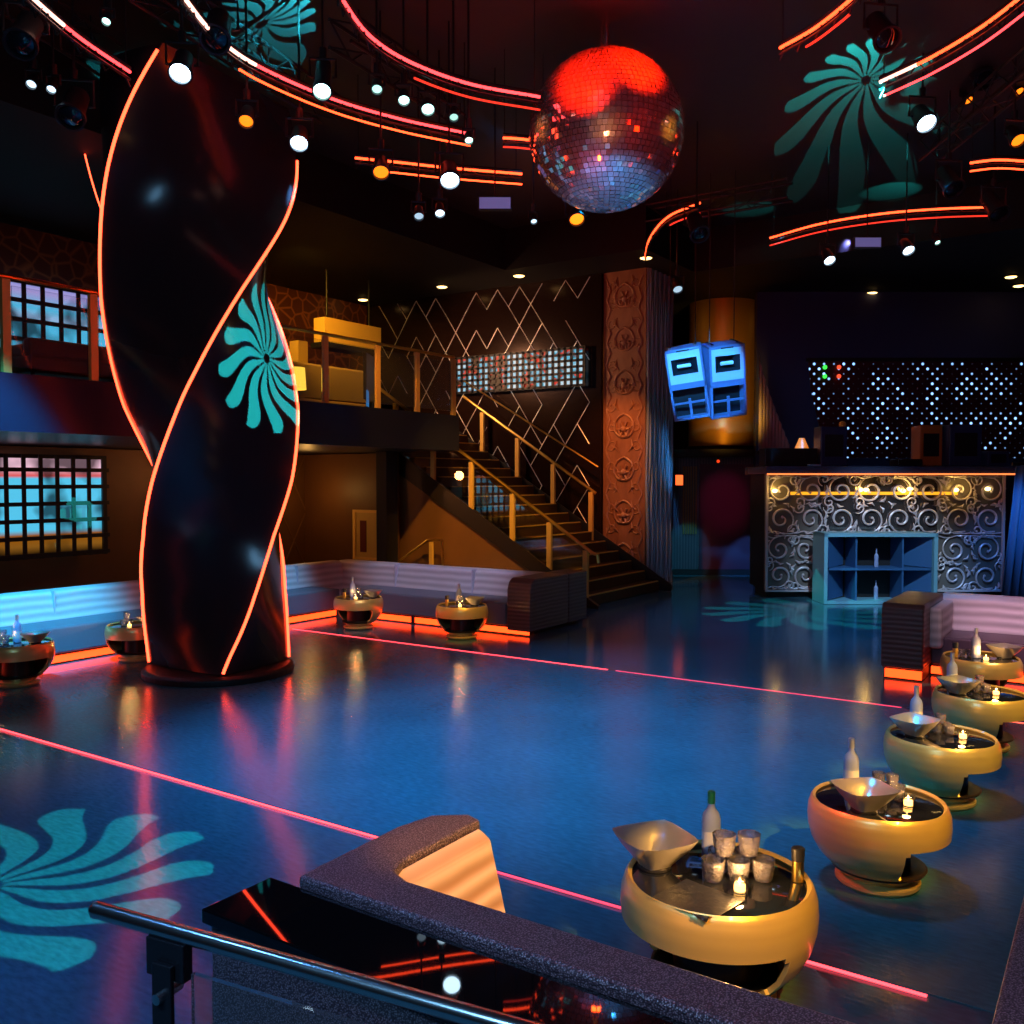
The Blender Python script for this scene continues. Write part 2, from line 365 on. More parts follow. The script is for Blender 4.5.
# upper lounge back wall, dark red brown pattern
def pattern_wall():
    m, nt, b = nmat('lounge_pattern')
    tc = nt.nodes.new('ShaderNodeTexCoord'); v = nt.nodes.new('ShaderNodeTexVoronoi'); v.feature = 'DISTANCE_TO_EDGE'; v.inputs['Scale'].default_value = 3.5
    nt.links.new(tc.outputs['Object'], v.inputs['Vector'])
    cr = nt.nodes.new('ShaderNodeValToRGB'); cr.color_ramp.elements[0].color = (.3, .10, .03, 1); cr.color_ramp.elements[1].position = .1; cr.color_ramp.elements[1].color = (.09, .022, .012, 1)
    nt.links.new(v.outputs[0], cr.inputs[0]); nt.links.new(cr.outputs[0], b.inputs['Base Color']); b.inputs['Roughness'].default_value = .5
    return m
lounge_m = pattern_wall()
struct(MB().box(-15.3, -15, -4, 18, 3.25, 6.2).build('wall_lounge', lounge_m), 'red brown patterned wall behind the balcony lounge')
struct(MB().box(-13.9, -13.7, -4, 13.1, 0, 2.6).build('wall_under_balcony', brown_m), 'brown wall below the balcony')
# diamond relief on the brown wall
mb = MB()
for k in range(6):
    for j in range(2):
        y0 = 9.6 + k * .62; z0 = .35 + j * 1.15
        a, b_, c, d = (-13.69, y0, z0 + .55), (-13.69, y0 + .31, z0 + 1.1), (-13.69, y0 + .62, z0 + .55), (-13.69, y0 + .31, z0)
        for p, q in ((a, b_), (b_, c), (c, d), (d, a)): mb.cyl(p, q, .012, 5)
struct(mb.build('trim_1', pbr('brown_trim', (.2, .09, .03), .4)), 'diamond mouldings on the brown wall')
struct(MB().box(-13.7, -11.3, 13.0, 13.1, 0, 2.6).build('wall_stairwell', brown_m))
# balcony
fas = pbr('fascia_navy', (.012, .014, .035), .35)
struct(MB().box(-17, -9.9, -4, 13.1, 2.62, 3.24).box(-17, -12.7, 13.1, 18, 2.62, 3.24).build('floor_balcony', fas), 'navy balcony deck with a plain front edge')
_pp = at_y(387, 500, 12.45)
struct(MB().box(_pp.x - .12, _pp.x + .12, 12.3, 12.6, 0, 2.615).build('wall_pillar', wall_m), 'black square pillar under the balcony')
struct(MB().box(-11.3, -11.1, 4.0, 4.2, 0, 2.615).build('wall_post', wall_m))
# diamond mirror wall behind the stairs
dm = pbr('smoked_mirror', (.022, .010, .008), .2, .5, bump=.15, bscale=2)
struct(MB().box(-17, -8.75, 16.25, 16.4, 0, 6.2).build('wall_stairs', dm), 'smoked mirror wall behind the stairs')
mb = MB()
random.seed(4)
for k in range(-2, 12):
    for s in (1, -1):
        for j in range(14):
            z0 = .3 + j * .42; x0 = -14.6 + k * .56 + (.28 if j % 2 else 0)
            if -14.5 < x0 < -8.95 and random.random() < .7:
                x1 = x0 + s * .28
                if x1 > -8.8: continue
                mb.cyl((x0, 16.235, z0), (x1, 16.235, min(6.15, z0 + .42)), .008, 5)
struct(mb.build('trim_2', pbr('bevel_silver', (.9, .85, .8), .45, .6)), 'silver bevel lines in a diamond pattern on the mirror wall')
# diagonal back walls around the dj area (square to the camera in the photo)
def frame(px, D, z=0):
    p = at_d(px, 480, D); return Vector((p.x, p.y, z))
bw = pbr('dj_wall_navy', (.035, .04, .12), .6)
g = frame(760, 20.2)
o = MB().box(-.1, 9, 0, .2, 0, 6.2).build('wall_dj', bw); o.location = g; o.rotation_euler.z = YAW; struct(o, 'navy wall behind the dj booth')
g = frame(655, 20.4)
ew = stripes('entry_wall_ribbed', (.05, .05, .08), (.13, .10, .13), 5, 'X', .5, 0)
o = MB().box(0, 2.6, 0, .15, .12, 2.6).build('wall_entry', ew); o.location = g; o.rotation_euler.z = YAW; struct(o, 'ribbed entry wall left of the dj booth')
o = MB().box(-.3, 2.9, -.12, .3, 2.6, 2.78).box(0, 2.6, -.05, .15, 0, .12).build('trim_3', black); o.location = g; o.rotation_euler.z = YAW; struct(o, 'black soffit over the entry wall')
o = MB().box(.98, 2.42, -.06, 0, .12, 2.45).build('door_1', pbr('door_plum', (.10, .03, .06), .45)); o.location = g; o.rotation_euler.z = YAW; struct(o, 'dark plum door left of the dj booth')
o = MB().box(2.38, 2.62, -.35, -.06, 0, 2.55).build('wall_jamb', pbr('jamb', (.25, .3, .4), .5)); o.location = g; o.rotation_euler.z = YAW; struct(o)
mb = MB()
for k in range(6): mb.box(.62 + k * .055, .645 + k * .055, -.05, 0, .9, 2.4)
o = mb.build('trim_4', pbr('slat_brown', (.35, .18, .05), .4)); o.location = g; o.rotation_euler.z = YAW; struct(o, 'brown slats beside the door')

# ------------------------------------------------------------------ floor light lines
pink_led = emis('floor_led_pink', (1, .055, .07), 4.2); pink_dim = emis('floor_led_dim', (1, .08, .16), 1.3)
def floor_line(x0, x1, y, mat, label, rise=.004, w=.010):
    o = MB().box(x0, x1, y - w, y + w, .0, rise).build('floor_light_strip', mat)
    tag(centred(o), label, 'light strip')
floor_line(-9.6, -2.95, 3.99, pink_led, 'long red light line in the floor from the left edge to the near booth')
floor_line(-2.8, -1.95, 3.99, pink_dim, 'dim red floor line between near booth and nearest pot table')
floor_line(-1.15, -.64, 3.99, pink_led, 'short red floor line right of the nearest pot table')
floor_line(-9.75, -4.75, 9.0, pink_led, 'bright far red floor line in front of the left pot tables')
floor_line(-4.65, -1.7, 9.0, pink_dim, 'dimmer far red floor line ending at the right pot tables')
floor_line(-.9, 1.5, 9.0, emis('led_red', (1, .1, .06), 3), 'red floor line stub at the right edge beyond the pot tables')

# ------------------------------------------------------------------ twisted column
led = emis('neon_red', (1, .05, .018), 9)
led_hot = emis('neon_hot', (1, .45, .35), 3.0)
CX_, CY_ = -8.25, 6.55
Rtab = [(0, .735), (.9, .74), (1.5, .79), (2.1, .89), (2.9, .98), (4, .99), (7, 1.0)]
LEAN = [(0, 0), (1.0, -.03), (2.0, -.07), (3.0, -.13), (4, -.15), (7, -.12)]
# bearing towards the camera from the column axis; angles are measured from the viewer's right, turning towards the viewer
to_cam = math.atan2(-CY_, -CX_); right = to_cam + PI / 2
def ang(phi): return right - R(phi)
S2 = [(0, 196), (.35, 190), (.95, 170), (1.5, 148), (2.1, 127), (2.42, 116), (2.96, 100), (3.7, 78), (4.45, 50), (4.95, 27), (5.6, 3), (7.0, -40)]
S1 = [(0, 285), (1.0, 260), (2.0, 236), (2.75, 215), (3.4, 197), (4.05, 180), (4.9, 161), (5.6, 138), (6.3, 110), (7.0, 85)]
S3 = [(0, 94), (.6, 68), (1.5, 41), (1.95, 26), (2.42, 10), (3.07, -6), (3.6, -22), (4.15, -40), (5.5, -90), (7, -150)]
S4 = [(0, 2), (.9, -8), (1.45, -26), (2.42, -60), (3.1, -90), (4.1, -128), (5.5, -170), (7, -215)]
def smooth_tab(tab, z):
    s = 0; 
    for d in (-.3, -.15, 0, .15, .3): s += interp(tab, z + d)
    return s / 5
def edges(z): return [smooth_tab(t, z) for t in (S1, S2, S3, S4)]
col = thing('twisted_column', 'tall black twisted column with red light strips spiralling around it', 'column', (CX_, CY_, 0))
mb = MB(); nz = 90; K = 12; ring = []
for j in range(nz + 1):
    z = .1 + 6.22 * j / nz; e = edges(z); lx = interp(LEAN, z); rr = interp(Rtab, z)
    order = [e[0], e[1], e[2], e[3], e[0] - 360]
    for q in range(4):
        a, b_ = order[q], order[q + 1]
        for k in range(K):
            t = k / K; ph = a + (b_ - a) * t
            Aa, Ab = ang(a), ang(b_); half = abs(R(a - b_)) / 2
            px_ = rr * (math.cos(Aa) * (1 - t) + math.cos(Ab) * t); py_ = rr * (math.sin(Aa) * (1 - t) + math.sin(Ab) * t)
            bul = 1 + .07 * math.sin(PI * t)
            mb.v.append((px_ * bul + RT.x * lx, py_ * bul + RT.y * lx, z))
n = 4 * K
for j in range(nz):
    for i in range(n): mb.f.append((j * n + i, j * n + (i + 1) % n, (j + 1) * n + (i + 1) % n, (j + 1) * n + i))
mb.f.append(tuple(range(n - 1, -1, -1))); mb.f.append(tuple(nz * n + i for i in range(n)))
mb.build('shaft', col_gloss, col, smooth=True)
MB().lathe([(0, .80), (.06, .80), (.09, .76)], 48).build('plinth', black, col, bevel=.01)
for q, (z0, z1) in enumerate(((.12, 6.25), (.12, 5.62), (.12, 5.2), (.12, 4.3))):
    pts = []
    for j in range(100):
        z = z0 + (z1 - z0) * j / 99; A = ang(edges(z)[q]); rr = interp(Rtab, z) + .012; lx = interp(LEAN, z)
        pts.append((rr * math.cos(A) + RT.x * lx, rr * math.sin(A) + RT.y * lx, z))
    mb = MB(); mb.tube(pts, .015, 8); mb.build('light_strip', led, col, smooth=True)
# the slim second neon line, on a dark post behind
p0 = at_x(80, 135, -11.0); p1 = at_x(112, 240, -11.0)
t = thing('neon_hanger', 'thin red neon line hanging behind the top of the twisted column', 'neon light', (p0.x, p0.y, p1.z))
MB().tube(crom([(0, 0, p0.z - p1.z), ((p1.x - p0.x) * .45, (p1.y - p0.y) * .42, (p0.z - p1.z) * .5), (p1.x - p0.x, p1.y - p0.y, 0)]), .009).build('light_tube', led, t)
MB().cyl((0, 0, p0.z - p1.z), (0, 0, 6.2 - p1.z), .01).build('cable', black, t)

# ------------------------------------------------------------------ balcony rail and lounge
rail = thing('balcony_railing', 'gold post railing with glass panels along the balcony edge', 'railing', (-9.98, 9, 3.24))
ys = [5.2 - 9, 6.2 - 9, 9.0 - 9, 9.9 - 9, 11.05 - 9, 12.03 - 9, 13.03 - 9]
for y in [-6, -4.9] + ys: MB().box(-.03, .03, y - .045, y + .045, 0, 1.0).build('post', brass_flat, rail)
MB().cyl((0, -6.2, 1.03), (0, 4.06, 1.03), .025, 10).build('handrail', brass, rail)
ga = pbr('rail_glass', (.8, .85, .9), .02, trans=.96, ior=1.15)
for a, b_ in zip(ys, ys[1:]): MB().box(-.006, .006, a + .07, b_ - .07, .08, .94).build('glass_panel', ga, rail)
# video screens behind lattices on the left
def reflection_mat(name, sx, sy, ax, seed):  # glowing speckle that imitates reflected screens
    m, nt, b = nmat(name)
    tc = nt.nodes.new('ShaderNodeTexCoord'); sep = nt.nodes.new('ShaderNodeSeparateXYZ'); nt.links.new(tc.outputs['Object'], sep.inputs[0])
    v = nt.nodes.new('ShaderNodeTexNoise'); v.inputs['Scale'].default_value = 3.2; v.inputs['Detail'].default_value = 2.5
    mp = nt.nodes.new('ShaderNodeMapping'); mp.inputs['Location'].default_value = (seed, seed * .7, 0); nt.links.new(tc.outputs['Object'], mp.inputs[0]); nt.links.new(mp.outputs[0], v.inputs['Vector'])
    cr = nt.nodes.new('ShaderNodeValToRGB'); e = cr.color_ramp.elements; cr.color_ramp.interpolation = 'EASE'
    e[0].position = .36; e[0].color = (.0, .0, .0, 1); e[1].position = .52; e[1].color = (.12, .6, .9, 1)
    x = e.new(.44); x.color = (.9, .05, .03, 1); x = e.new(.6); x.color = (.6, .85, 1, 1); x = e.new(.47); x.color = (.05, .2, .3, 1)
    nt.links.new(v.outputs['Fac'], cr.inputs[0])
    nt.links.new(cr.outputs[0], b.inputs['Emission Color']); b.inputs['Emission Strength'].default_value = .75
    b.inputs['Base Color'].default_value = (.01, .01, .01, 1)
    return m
def boxscreen_mat(name, rows, seed):
    """picture on the screen: rows of bright blocks; rows = list of (z0,z1,colour)"""
    m, nt, b = nmat(name)
    tc = nt.nodes.new('ShaderNodeTexCoord'); sep = nt.nodes.new('ShaderNodeSeparateXYZ'); nt.links.new(tc.outputs['Object'], sep.inputs[0])
    cr = nt.nodes.new('ShaderNodeValToRGB'); cr.color_ramp.interpolation = 'LINEAR'
    mr = nt.nodes.new('ShaderNodeMapRange'); mr.inputs['From Max'].default_value = rows[-1][0]
    nt.links.new(sep.outputs[2], mr.inputs['Value']); nt.links.new(mr.outputs[0], cr.inputs[0])
    e = cr.color_ramp.elements
    while len(e) > 1: e.remove(e[-1])
    e[0].position = 0; e[0].color = (*rows[0][1], 1)
    for z, c in rows[1:]:
        x = e.new(min(1, z / rows[-1][0])); x.color = (*c, 1)
    no = nt.nodes.new('ShaderNodeTexNoise'); no.inputs['Scale'].default_value = 1.7; no.inputs['Detail'].default_value = 2
    mp = nt.nodes.new('ShaderNodeMapping'); mp.inputs['Location'].default_value = (seed, seed, seed); nt.links.new(tc.outputs['Object'], mp.inputs[0]); nt.links.new(mp.outputs[0], no.inputs[0])
    c2 = nt.nodes.new('ShaderNodeMapRange'); c2.inputs['From Min'].default_value = .38; c2.inputs['From Max'].default_value = .55
    nt.links.new(no.outputs['Fac'], c2.inputs['Value'])
    mu = nt.nodes.new('ShaderNodeMix'); mu.data_type = 'RGBA'; mu.blend_type = 'MULTIPLY'; mu.inputs[0].default_value = .85
    nt.links.new(cr.outputs[0], mu.inputs[6]); nt.links.new(c2.outputs[0], mu.inputs[7])
    nt.links.new(mu.outputs[2], b.inputs['Emission Color']); b.inputs['Emission Strength'].default_value = .9
    b.inputs['Base Color'].default_value = (.01, .01, .01, 1); return m
def lattice_screen(x, y0, y1, z0, z1, rows, seed, name_label, lat_label, pitch=.19, bar=.05):
    L = y1 - y0; H = z1 - z0
    s = thing('video_screen', name_label, 'screen', (x, y0, z0))
    MB().box(-.08, 0, 0, L, 0, H).build('display', boxscreen_mat('picture_%d' % seed, rows, seed), s)
    MB().box(-.1, .03, -.08, 0, -.05, H + .05).box(-.1, .03, L, L + .08, -.05, H + .05).box(-.1, .03, -.08, L + .08, H, H + .06).box(-.1, .03, -.08, L + .08, -.06, 0).build('bezel', black, s)
    t = thing('metal_lattice', lat_label, 'lattice', (x + .18, y0, z0))
    mb = MB(); k = 0
    while k * pitch <= L + .01: mb.box(0, .02, k * pitch - bar / 2, k * pitch + bar / 2, -.05, H + .05); k += 1
    mb.build('upright_bars', black, t); mb = MB(); k = 0
    while k * pitch <= H + .01: mb.box(.02, .035, -.0, L + .0, k * pitch - bar / 2, k * pitch + bar / 2); k += 1
    mb.build('cross_bars', black, t)
LC = (.10, .62, .92); RD = (.9, .05, .02); PK = (1, .6, .75); K0 = (0, 0, 0)
lattice_screen(-13.4, 4.6, 8.42, 1.0, 2.42, [(0, K0), (.12, (.25, .1, .01)), (.28, (.3, .08, 0)), (.36, LC), (.9, LC), (1.12, LC), (1.16, (.8, .1, .1)), (1.3, PK), (1.42, PK)], 3,
               'lit video screen under the balcony at the left edge', 'black lattice in front of the screen under the balcony', .25, .06)
lattice_screen(-14.6, 5.4, 9.3, 3.7, 5.2, [(0, K0), (.35, LC), (.9, LC), (1.0, (.4, .6, .9)), (1.15, LC), (1.4, (.5, .4, .8)), (1.5, (.3, .3, .7))], 8,
               'lit video screen high on the balcony level at the left edge', 'black lattice in front of the screen on the balcony level', .3, .07)
# glowing panels standing in for screen reflections around the stairs
lw = thing('reflection_panel', 'speckled glowing panel imitating a video screen reflection high on the mirror wall', 'screen', (-12.4, 16.2, 4.0))
MB().box(0, 3.3, -.06, 0, 0, .75).build('display', reflection_mat('reflection_speckle', 1, 1, 0, 2.0), lw)
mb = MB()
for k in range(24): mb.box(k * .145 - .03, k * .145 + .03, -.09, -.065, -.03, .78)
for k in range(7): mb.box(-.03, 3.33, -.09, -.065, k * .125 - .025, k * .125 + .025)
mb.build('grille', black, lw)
lw = thing('reflection_panel', 'blue and pink glowing panel imitating a screen reflection in the stair railing', 'screen', (-14.6, 16.2, 1.2))
MB().box(0, 3.6, -.06, 0, 0, 1.25).build('display', reflection_mat('reflection_speckle_low', 1, 1, 0, 7.0), lw)
mb = MB()
for k in range(27): mb.box(k * .14 - .03, k * .14 + .03, -.09, -.065, -.03, 1.28)
for k in range(11): mb.box(-.03, 3.63, -.09, -.065, k * .125 - .03, k * .125 + .03)
mb.build('grille', black, lw)
# lounge furniture on the balcony
sofa_b = pbr('brown_leather', (.25, .11, .03), .4, bump=.1); beige = pbr('beige_fabric', (.62, .42, .18), .6, bump=.1)
def sofa(loc, rz, L, mat, label, h=.85):
    s = thing('lounge_sofa', label, 'sofa', loc, rz)
    MB().box(0, L, -.8, 0, .12, .32).build('seat', mat, s, bevel=.03)
    MB().box(0, L, -.18, 0, .3, h).build('backrest', mat, s, bevel=.04)
    for x in (0, L - .18): MB().box(x, x + .18, -.8, -.18, .32, .46).build('armrest', mat, s, bevel=.03)
    for x in (.08, L - .08):
        for y in (-.7, -.1): MB().cyl((x, y, 0), (x, y, .12), .025, 8).build('leg', black, s)
sofa((-10.6, 7.35, 3.24), -PI / 2, 1.55, sofa_b, 'brown leather sofa on the balcony at the left edge', .52)
sofa((-10.6, 8.6, 3.24), -PI / 2, .95, sofa_b, 'small brown sofa on the balcony beside the twisted column', .5)
sofa((-12.2, 13.2, 3.24), -PI / 2, 2.0, beige, 'beige sofa lit yellow on the balcony', .95)
b = thing('gold_bulkhead', 'gold lit hanging bulkhead over the balcony sofa', 'bulkhead', (-12.9, 12.8, 4.66))
MB().box(-.3, 0, 0, 1.6, .1, .58).build('fascia_panel', brass_flat, b); MB().box(-.34, .05, -.05, 1.65, 0, .1).build('lower_trim', black, b)
for y in (.2, 1.4): MB().cyl((-.15, y, .55), (-.15, y, 1.54), .02).build('hanger_rod', black, b)
b = thing('gold_pillar', 'slim gold pillar at the end of the balcony bulkhead', 'pillar', (-13.2, 12.4, 3.24))
MB().box(-.12, .12, -.12, .12, 0, 1.5).build('shaft', brass_flat, b); MB().box(-.15, .15, -.15, .15, 0, .08).build('base', brass, b)
lamp_o = thing('table_lamp', 'glowing yellow lamp on the balcony floor behind the railing', 'lamp', (-10.9, 10.15, 3.24))
MB().lathe([(0, .12), (.02, .12), (.03, .03), (.3, .03)], 16).build('base', brass, lamp_o)
MB().lathe([(.28, .18), (.62, .16)], 20, cap=False).build('lamp_shade', emis('lamp_shade_glow', (1, .55, .05), 1.6), lamp_o)
tv = thing('television', 'black television on a stand between the gold railing posts', 'television', (-11.2, 12.25, 3.24), R(-60))
MB().box(-.55, .55, -.03, .03, .25, 1.05).build('screen', dk_plastic, tv, bevel=.01); MB().box(-.3, .3, -.15, .15, 0, .03).box(-.05, .05, -.02, .02, .03, .3).build('stand', black, tv)
mo = thing('monitor', 'small blue lit monitor standing left of the black balcony television', 'monitor', (-10.7, 11.6, 3.24), R(-50))
MB().box(-.2, .2, -.015, .015, .1, .36).build('screen', emis('screen_blue', (.05, .25, .6), .5), mo); MB().box(-.1, .1, -.08, .08, 0, .02).box(-.02, .02, -.01, .01, .02, .12).build('stand', black, mo)
pic = thing('framed_poster', 'lit framed poster on the brown wall under the balcony', 'poster', tuple(at_y(367, 560, 12.95)))
MB().box(-.34, .34, -.03, .02, 0, .05).box(-.34, .34, -.03, .02, .9, .95).box(-.34, -.27, -.03, .02, .05, .9).box(.27, .34, -.03, .02, .05, .9).build('frame', brass_flat, pic)
MB().box(-.27, .27, -.01, .01, .05, .9).build('print', pbr('poster_print', (.6, .4, .1), .4), pic)
MB().box(-.16, .0, -.018, -.012, .15, .75).build('figure_shape', pbr('poster_dark', (.15, .03, .02), .4), pic)

# ------------------------------------------------------------------ staircase
st = thing('staircase', 'open staircase with gold nosings rising left to the balcony', 'staircase', (-7.4, 13.24, 0))
N = 18; RUN = .283; RISE = 3.24 / N; WD = 2.85
tread_m = pbr('tread_dark', (.09, .045, .02), .5)
for k in range(N):
    x1 = -k * RUN; z1 = (k + 1) * RISE
    tr = MB().box(x1 - RUN - .02, x1, 0.04, WD, max(0, z1 - .24), z1 - .004).build('tread', tread_m, st)
    MB().box(x1 - .03, x1 + .012, .06, WD - .06, z1 - .012, z1 + .008).build('nosing', brass_flat, tr)
def slope_panel(y0, y1, lo, hi, mat, name, x_start=.25, z_start=0):
    x_end = -N * RUN; zs = N * RISE
    poly = [(x_start, 0), (x_start, hi), (x_end, zs + hi), (x_end, max(0, zs + lo)), (-.1 if lo < 0 else 0, 0)]
    m = MB(); vs = [(x, y0, z) for x, z in poly] + [(x, y1, z) for x, z in poly]; n = len(poly)
    m.add(vs, [tuple(range(n)), tuple(range(2 * n - 1, n - 1, -1))] + [(i, (i + 1) % n, n + (i + 1) % n, n + i) for i in range(n)])
    return m.build(name, mat, st)
slope_panel(-.04, .04, -.4, .04, pbr('stringer', (.03, .02, .015), .3), 'stringer')
slope_panel(WD, WD + .03, -.4, .12, black, 'stringer')
# brown infill under the near side
m = MB(); poly = [(-.5, 0), (-N * RUN - 0, 0), (-N * RUN, 2.6), (-N * RUN + .9, 2.6), (-.5, .14)]
vs = [(x, .0, z) for x, z in poly] + [(x, .03, z) for x, z in poly]
m.add(vs, [tuple(range(5)), tuple(range(9, 4, -1))] + [(i, (i + 1) % 5, 5 + (i + 1) % 5, 5 + i) for i in range(5)]); m.build('side_panel', pbr('stair_side_brown', (.22, .10, .03), .5, vary=.2, bscale=2), st)
SL = RISE / RUN
for y, ylab in ((-.0, 0), (WD - .05, 1)):
    hr = MB(); hr.box(-.028, .028, -.035, .035, 0, 1)
    x0, x1 = (.12, -4.9) if ylab == 0 else (-1.35, -4.6)
    z0 = -x0 * SL + .98; z1 = -x1 * SL + .98
    pts = [(x0 + .12, y, z0 - .16), (x0 + .1, y, z0 - .03), (x0, y, z0), (x1, y, z1)] if not ylab else [(x0, y, z0), (x1, y, z1)]
    MB().tube(pts, .032, 8).build('handrail', brass, st)
    if ylab: MB().tube([(-1.3, y, 2.36), (-4.6, y, 2.36 + 3.3 * SL * .9)], .018, 6).build('upper_rail', brass, st)
    for xx in (0, -.7, -1.45, -2.33, -3.2, -4.1):
        if ylab and xx > -1.4: continue
        MB().box(xx - .045, xx + .045, y - .03, y + .03, max(0, -xx * SL - .02), -xx * SL + .94).build('post', brass_flat, st)
sg = pbr('stair_glass', (.85, .9, .95), .0, trans=1.0, ior=1.9)
xs_ = [0, -.7, -1.45, -2.33, -3.2, -4.1]
for xa, xb in zip(xs_, xs_[1:]):
    xa -= .06; xb += .06; m = MB(); q = [(xa, -xa * SL + .10), (xb, -xb * SL + .10), (xb, -xb * SL + .86), (xa, -xa * SL + .86)]
    m.add([(x, -.004, z) for x, z in q] + [(x, .004, z) for x, z in q], [(0, 1, 2, 3), (7, 6, 5, 4), (0, 4, 5, 1), (1, 5, 6, 2), (2, 6, 7, 3), (3, 7, 4, 0)]); m.build('glass_panel', sg, st)
ws = thing('wall_handrail', 'small bronze handrail in front of the brown stair side panel', 'handrail', (-10.6, 13.05, 0))
MB().tube([(-.9, 0, .45), (0, 0, 1.0), (.35, 0, 1.02), (.37, 0, .3)], .02).build('rail', brass, ws); MB().box(.06, .14, -.02, .02, 0, .98).build('post', brass_flat, ws)

# ------------------------------------------------------------------ carved pilaster with drapery
carve = pbr('carved_brown', (.28, .12, .06), .42, bump=.35, bscale=8, vary=.5, stretch=(1, 1, .4))
pil = thing('carved_pilaster', 'tall square pilaster carved with scrolling ornament beside the stairs', 'pilaster', (-8.27, 16.32, 0))
MB().box(-.46, .46, 0, 1.2, 0, 6.2).build('shaft', carve, pil)
def spiral(cx, cz, r0, a0, turns, sgn=1, n=26, y=-.01, decay=1.0):
    return [(cx + sgn * r0 * (1 - .82 * t ** decay) * math.cos(a0 + turns * 2 * PI * t), y, cz + r0 * (1 - .82 * t ** decay) * math.sin(a0 + turns * 2 * PI * t)) for t in [i / (n - 1) for i in range(n)]]
mb = MB()
for k in range(7):
    zc = .55 + k * .85
    for s in (-1, 1):
        mb.tube(spiral(s * .02, zc, .30, PI / 2, .8, s), .022, 6)
        mb.tube([(s * .4, 0, zc - .42), (s * .3, -.01, zc - .2), (s * .38, -.01, zc), (s * .3, -.01, zc + .2), (s * .4, 0, zc + .42)], .02, 6)
    mb.sphere((0, -.0, zc), .07, 10, 8)
    for a in range(6): mb.tube([(0, -.01, zc), (.13 * math.cos(a * PI / 3), -.02, zc + .16 * math.sin(a * PI / 3))], .02, 5, rs=[.01, .03])
for k in range(15):
    for s in (-1, 1):
        mb.tube(spiral(s * .27, .35 + k * .40, .12, 1.2 + k, 1.1, s * (1 if k % 2 else -1), 16, 0), .016, 5)
        mb.tube([(s * .10, -.0, .25 + k * .40), (s * .2, -.02, .36 + k * .40), (s * .16, .0, .50 + k * .40)], .02, 5, rs=[.006, .026, .004])
mb.build('carved_ornament', pbr('carve_light', (.36, .17, .09), .35, bump=.3, bscale=20), pil, smooth=True)
mb = MB()
for k in range(17):
    y = .05 + k * .070; z0 = 0
    mb.tube([(.48 + .02 * math.sin(k * 2.1 + j), y + .02 * math.sin(k + j * 1.3), 6.2 * j / 12) for j in range(13)], .034, 6)
mb.build('drapery', pbr('drape_blue_grey', (.28, .36, .42), .5, bump=.4, bscale=20), pil, smooth=True)
MB().box(-.5, .5, -.04, 1.25, 0, .12).build('base', wood_dark, pil)
ex = thing('marker_light', 'tiny white blue step light low on the pilaster', 'light', tuple(at_y(613, 553, 16.12)))
MB().lathe([(0, .045), (.03, .04)], 12, Matrix.Rotation(PI / 2, 4, 'X')).build('housing', black, ex); MB().sphere((0, -.035, 0), .035, 10, 8).build('lens', emis('marker_white', (.5, .55, 1), 4), ex)

# gold drum column, curtain
g = frame(722, 21.6, 0)
dr = thing('gold_drum_column', 'round gold column behind the hanging speakers', 'column', (g.x, g.y, 2.8))
MB().lathe([(0, .78), (3.4, .78)], 48).build('shaft', pbr('gold_drum', (.7, .38, .08), .32, .6), dr, smooth=True)
MB().lathe([(0, .82), (.08, .82)], 48).build('base_ring', black, dr)
cu = thing('pale_curtain', 'pale lavender curtain tapering at the left end of the star panel', 'curtain', tuple(frame(758, 19.6, 0))); cu.rotation_euler.z = YAW
mb = MB(); n = 40
for k in range(n + 1):
    x = .66 * k / n; zt = 4.75 - 1.9 * (x / .66) ** .8; w = .03 * math.sin(k * 1.5)
    mb.v += [(x, w, 2.72), (x, w, zt)]
for k in range(n): mb.f.append((2 * k, 2 * k + 2, 2 * k + 3, 2 * k + 1))
o = mb.build('fabric', pbr('curtain_pale', (.6, .52, .55), .8), cu, smooth=True); md = o.modifiers.new('thick', 'SOLIDIFY'); md.thickness = .01
MB().box(-.03, .7, -.04, .04, 2.64, 2.72).build('hem_bar', black, cu)
cu = thing('blue_curtain', 'tall blue curtain at the right end of the dj booth', 'curtain', tuple(frame(1003, 15.6, 0))); cu.rotation_euler.z = YAW
mb = MB(); n = 80
for k in range(n + 1):
    x = 1.6 * k / n; w = .05 * math.sin(k * .9); sh = max(0, .2 - x * .5)
    mb.v += [(x + 0, w, .05), (x + .22, w, 2.35)]
for k in range(n): mb.f.append((2 * k, 2 * k + 2, 2 * k + 3, 2 * k + 1))
o = mb.build('fabric', pbr('curtain_blue', (.12, .28, .5), .6), cu, smooth=True); md = o.modifiers.new('thick', 'SOLIDIFY'); md.thickness = .01
MB().cyl((.15, 0, 2.37), (1.9, 0, 2.37), .03).build('rod', black, cu); MB().box(-.05, 1.7, -.08, .08, 0, .06).build('base_rail', black, cu)

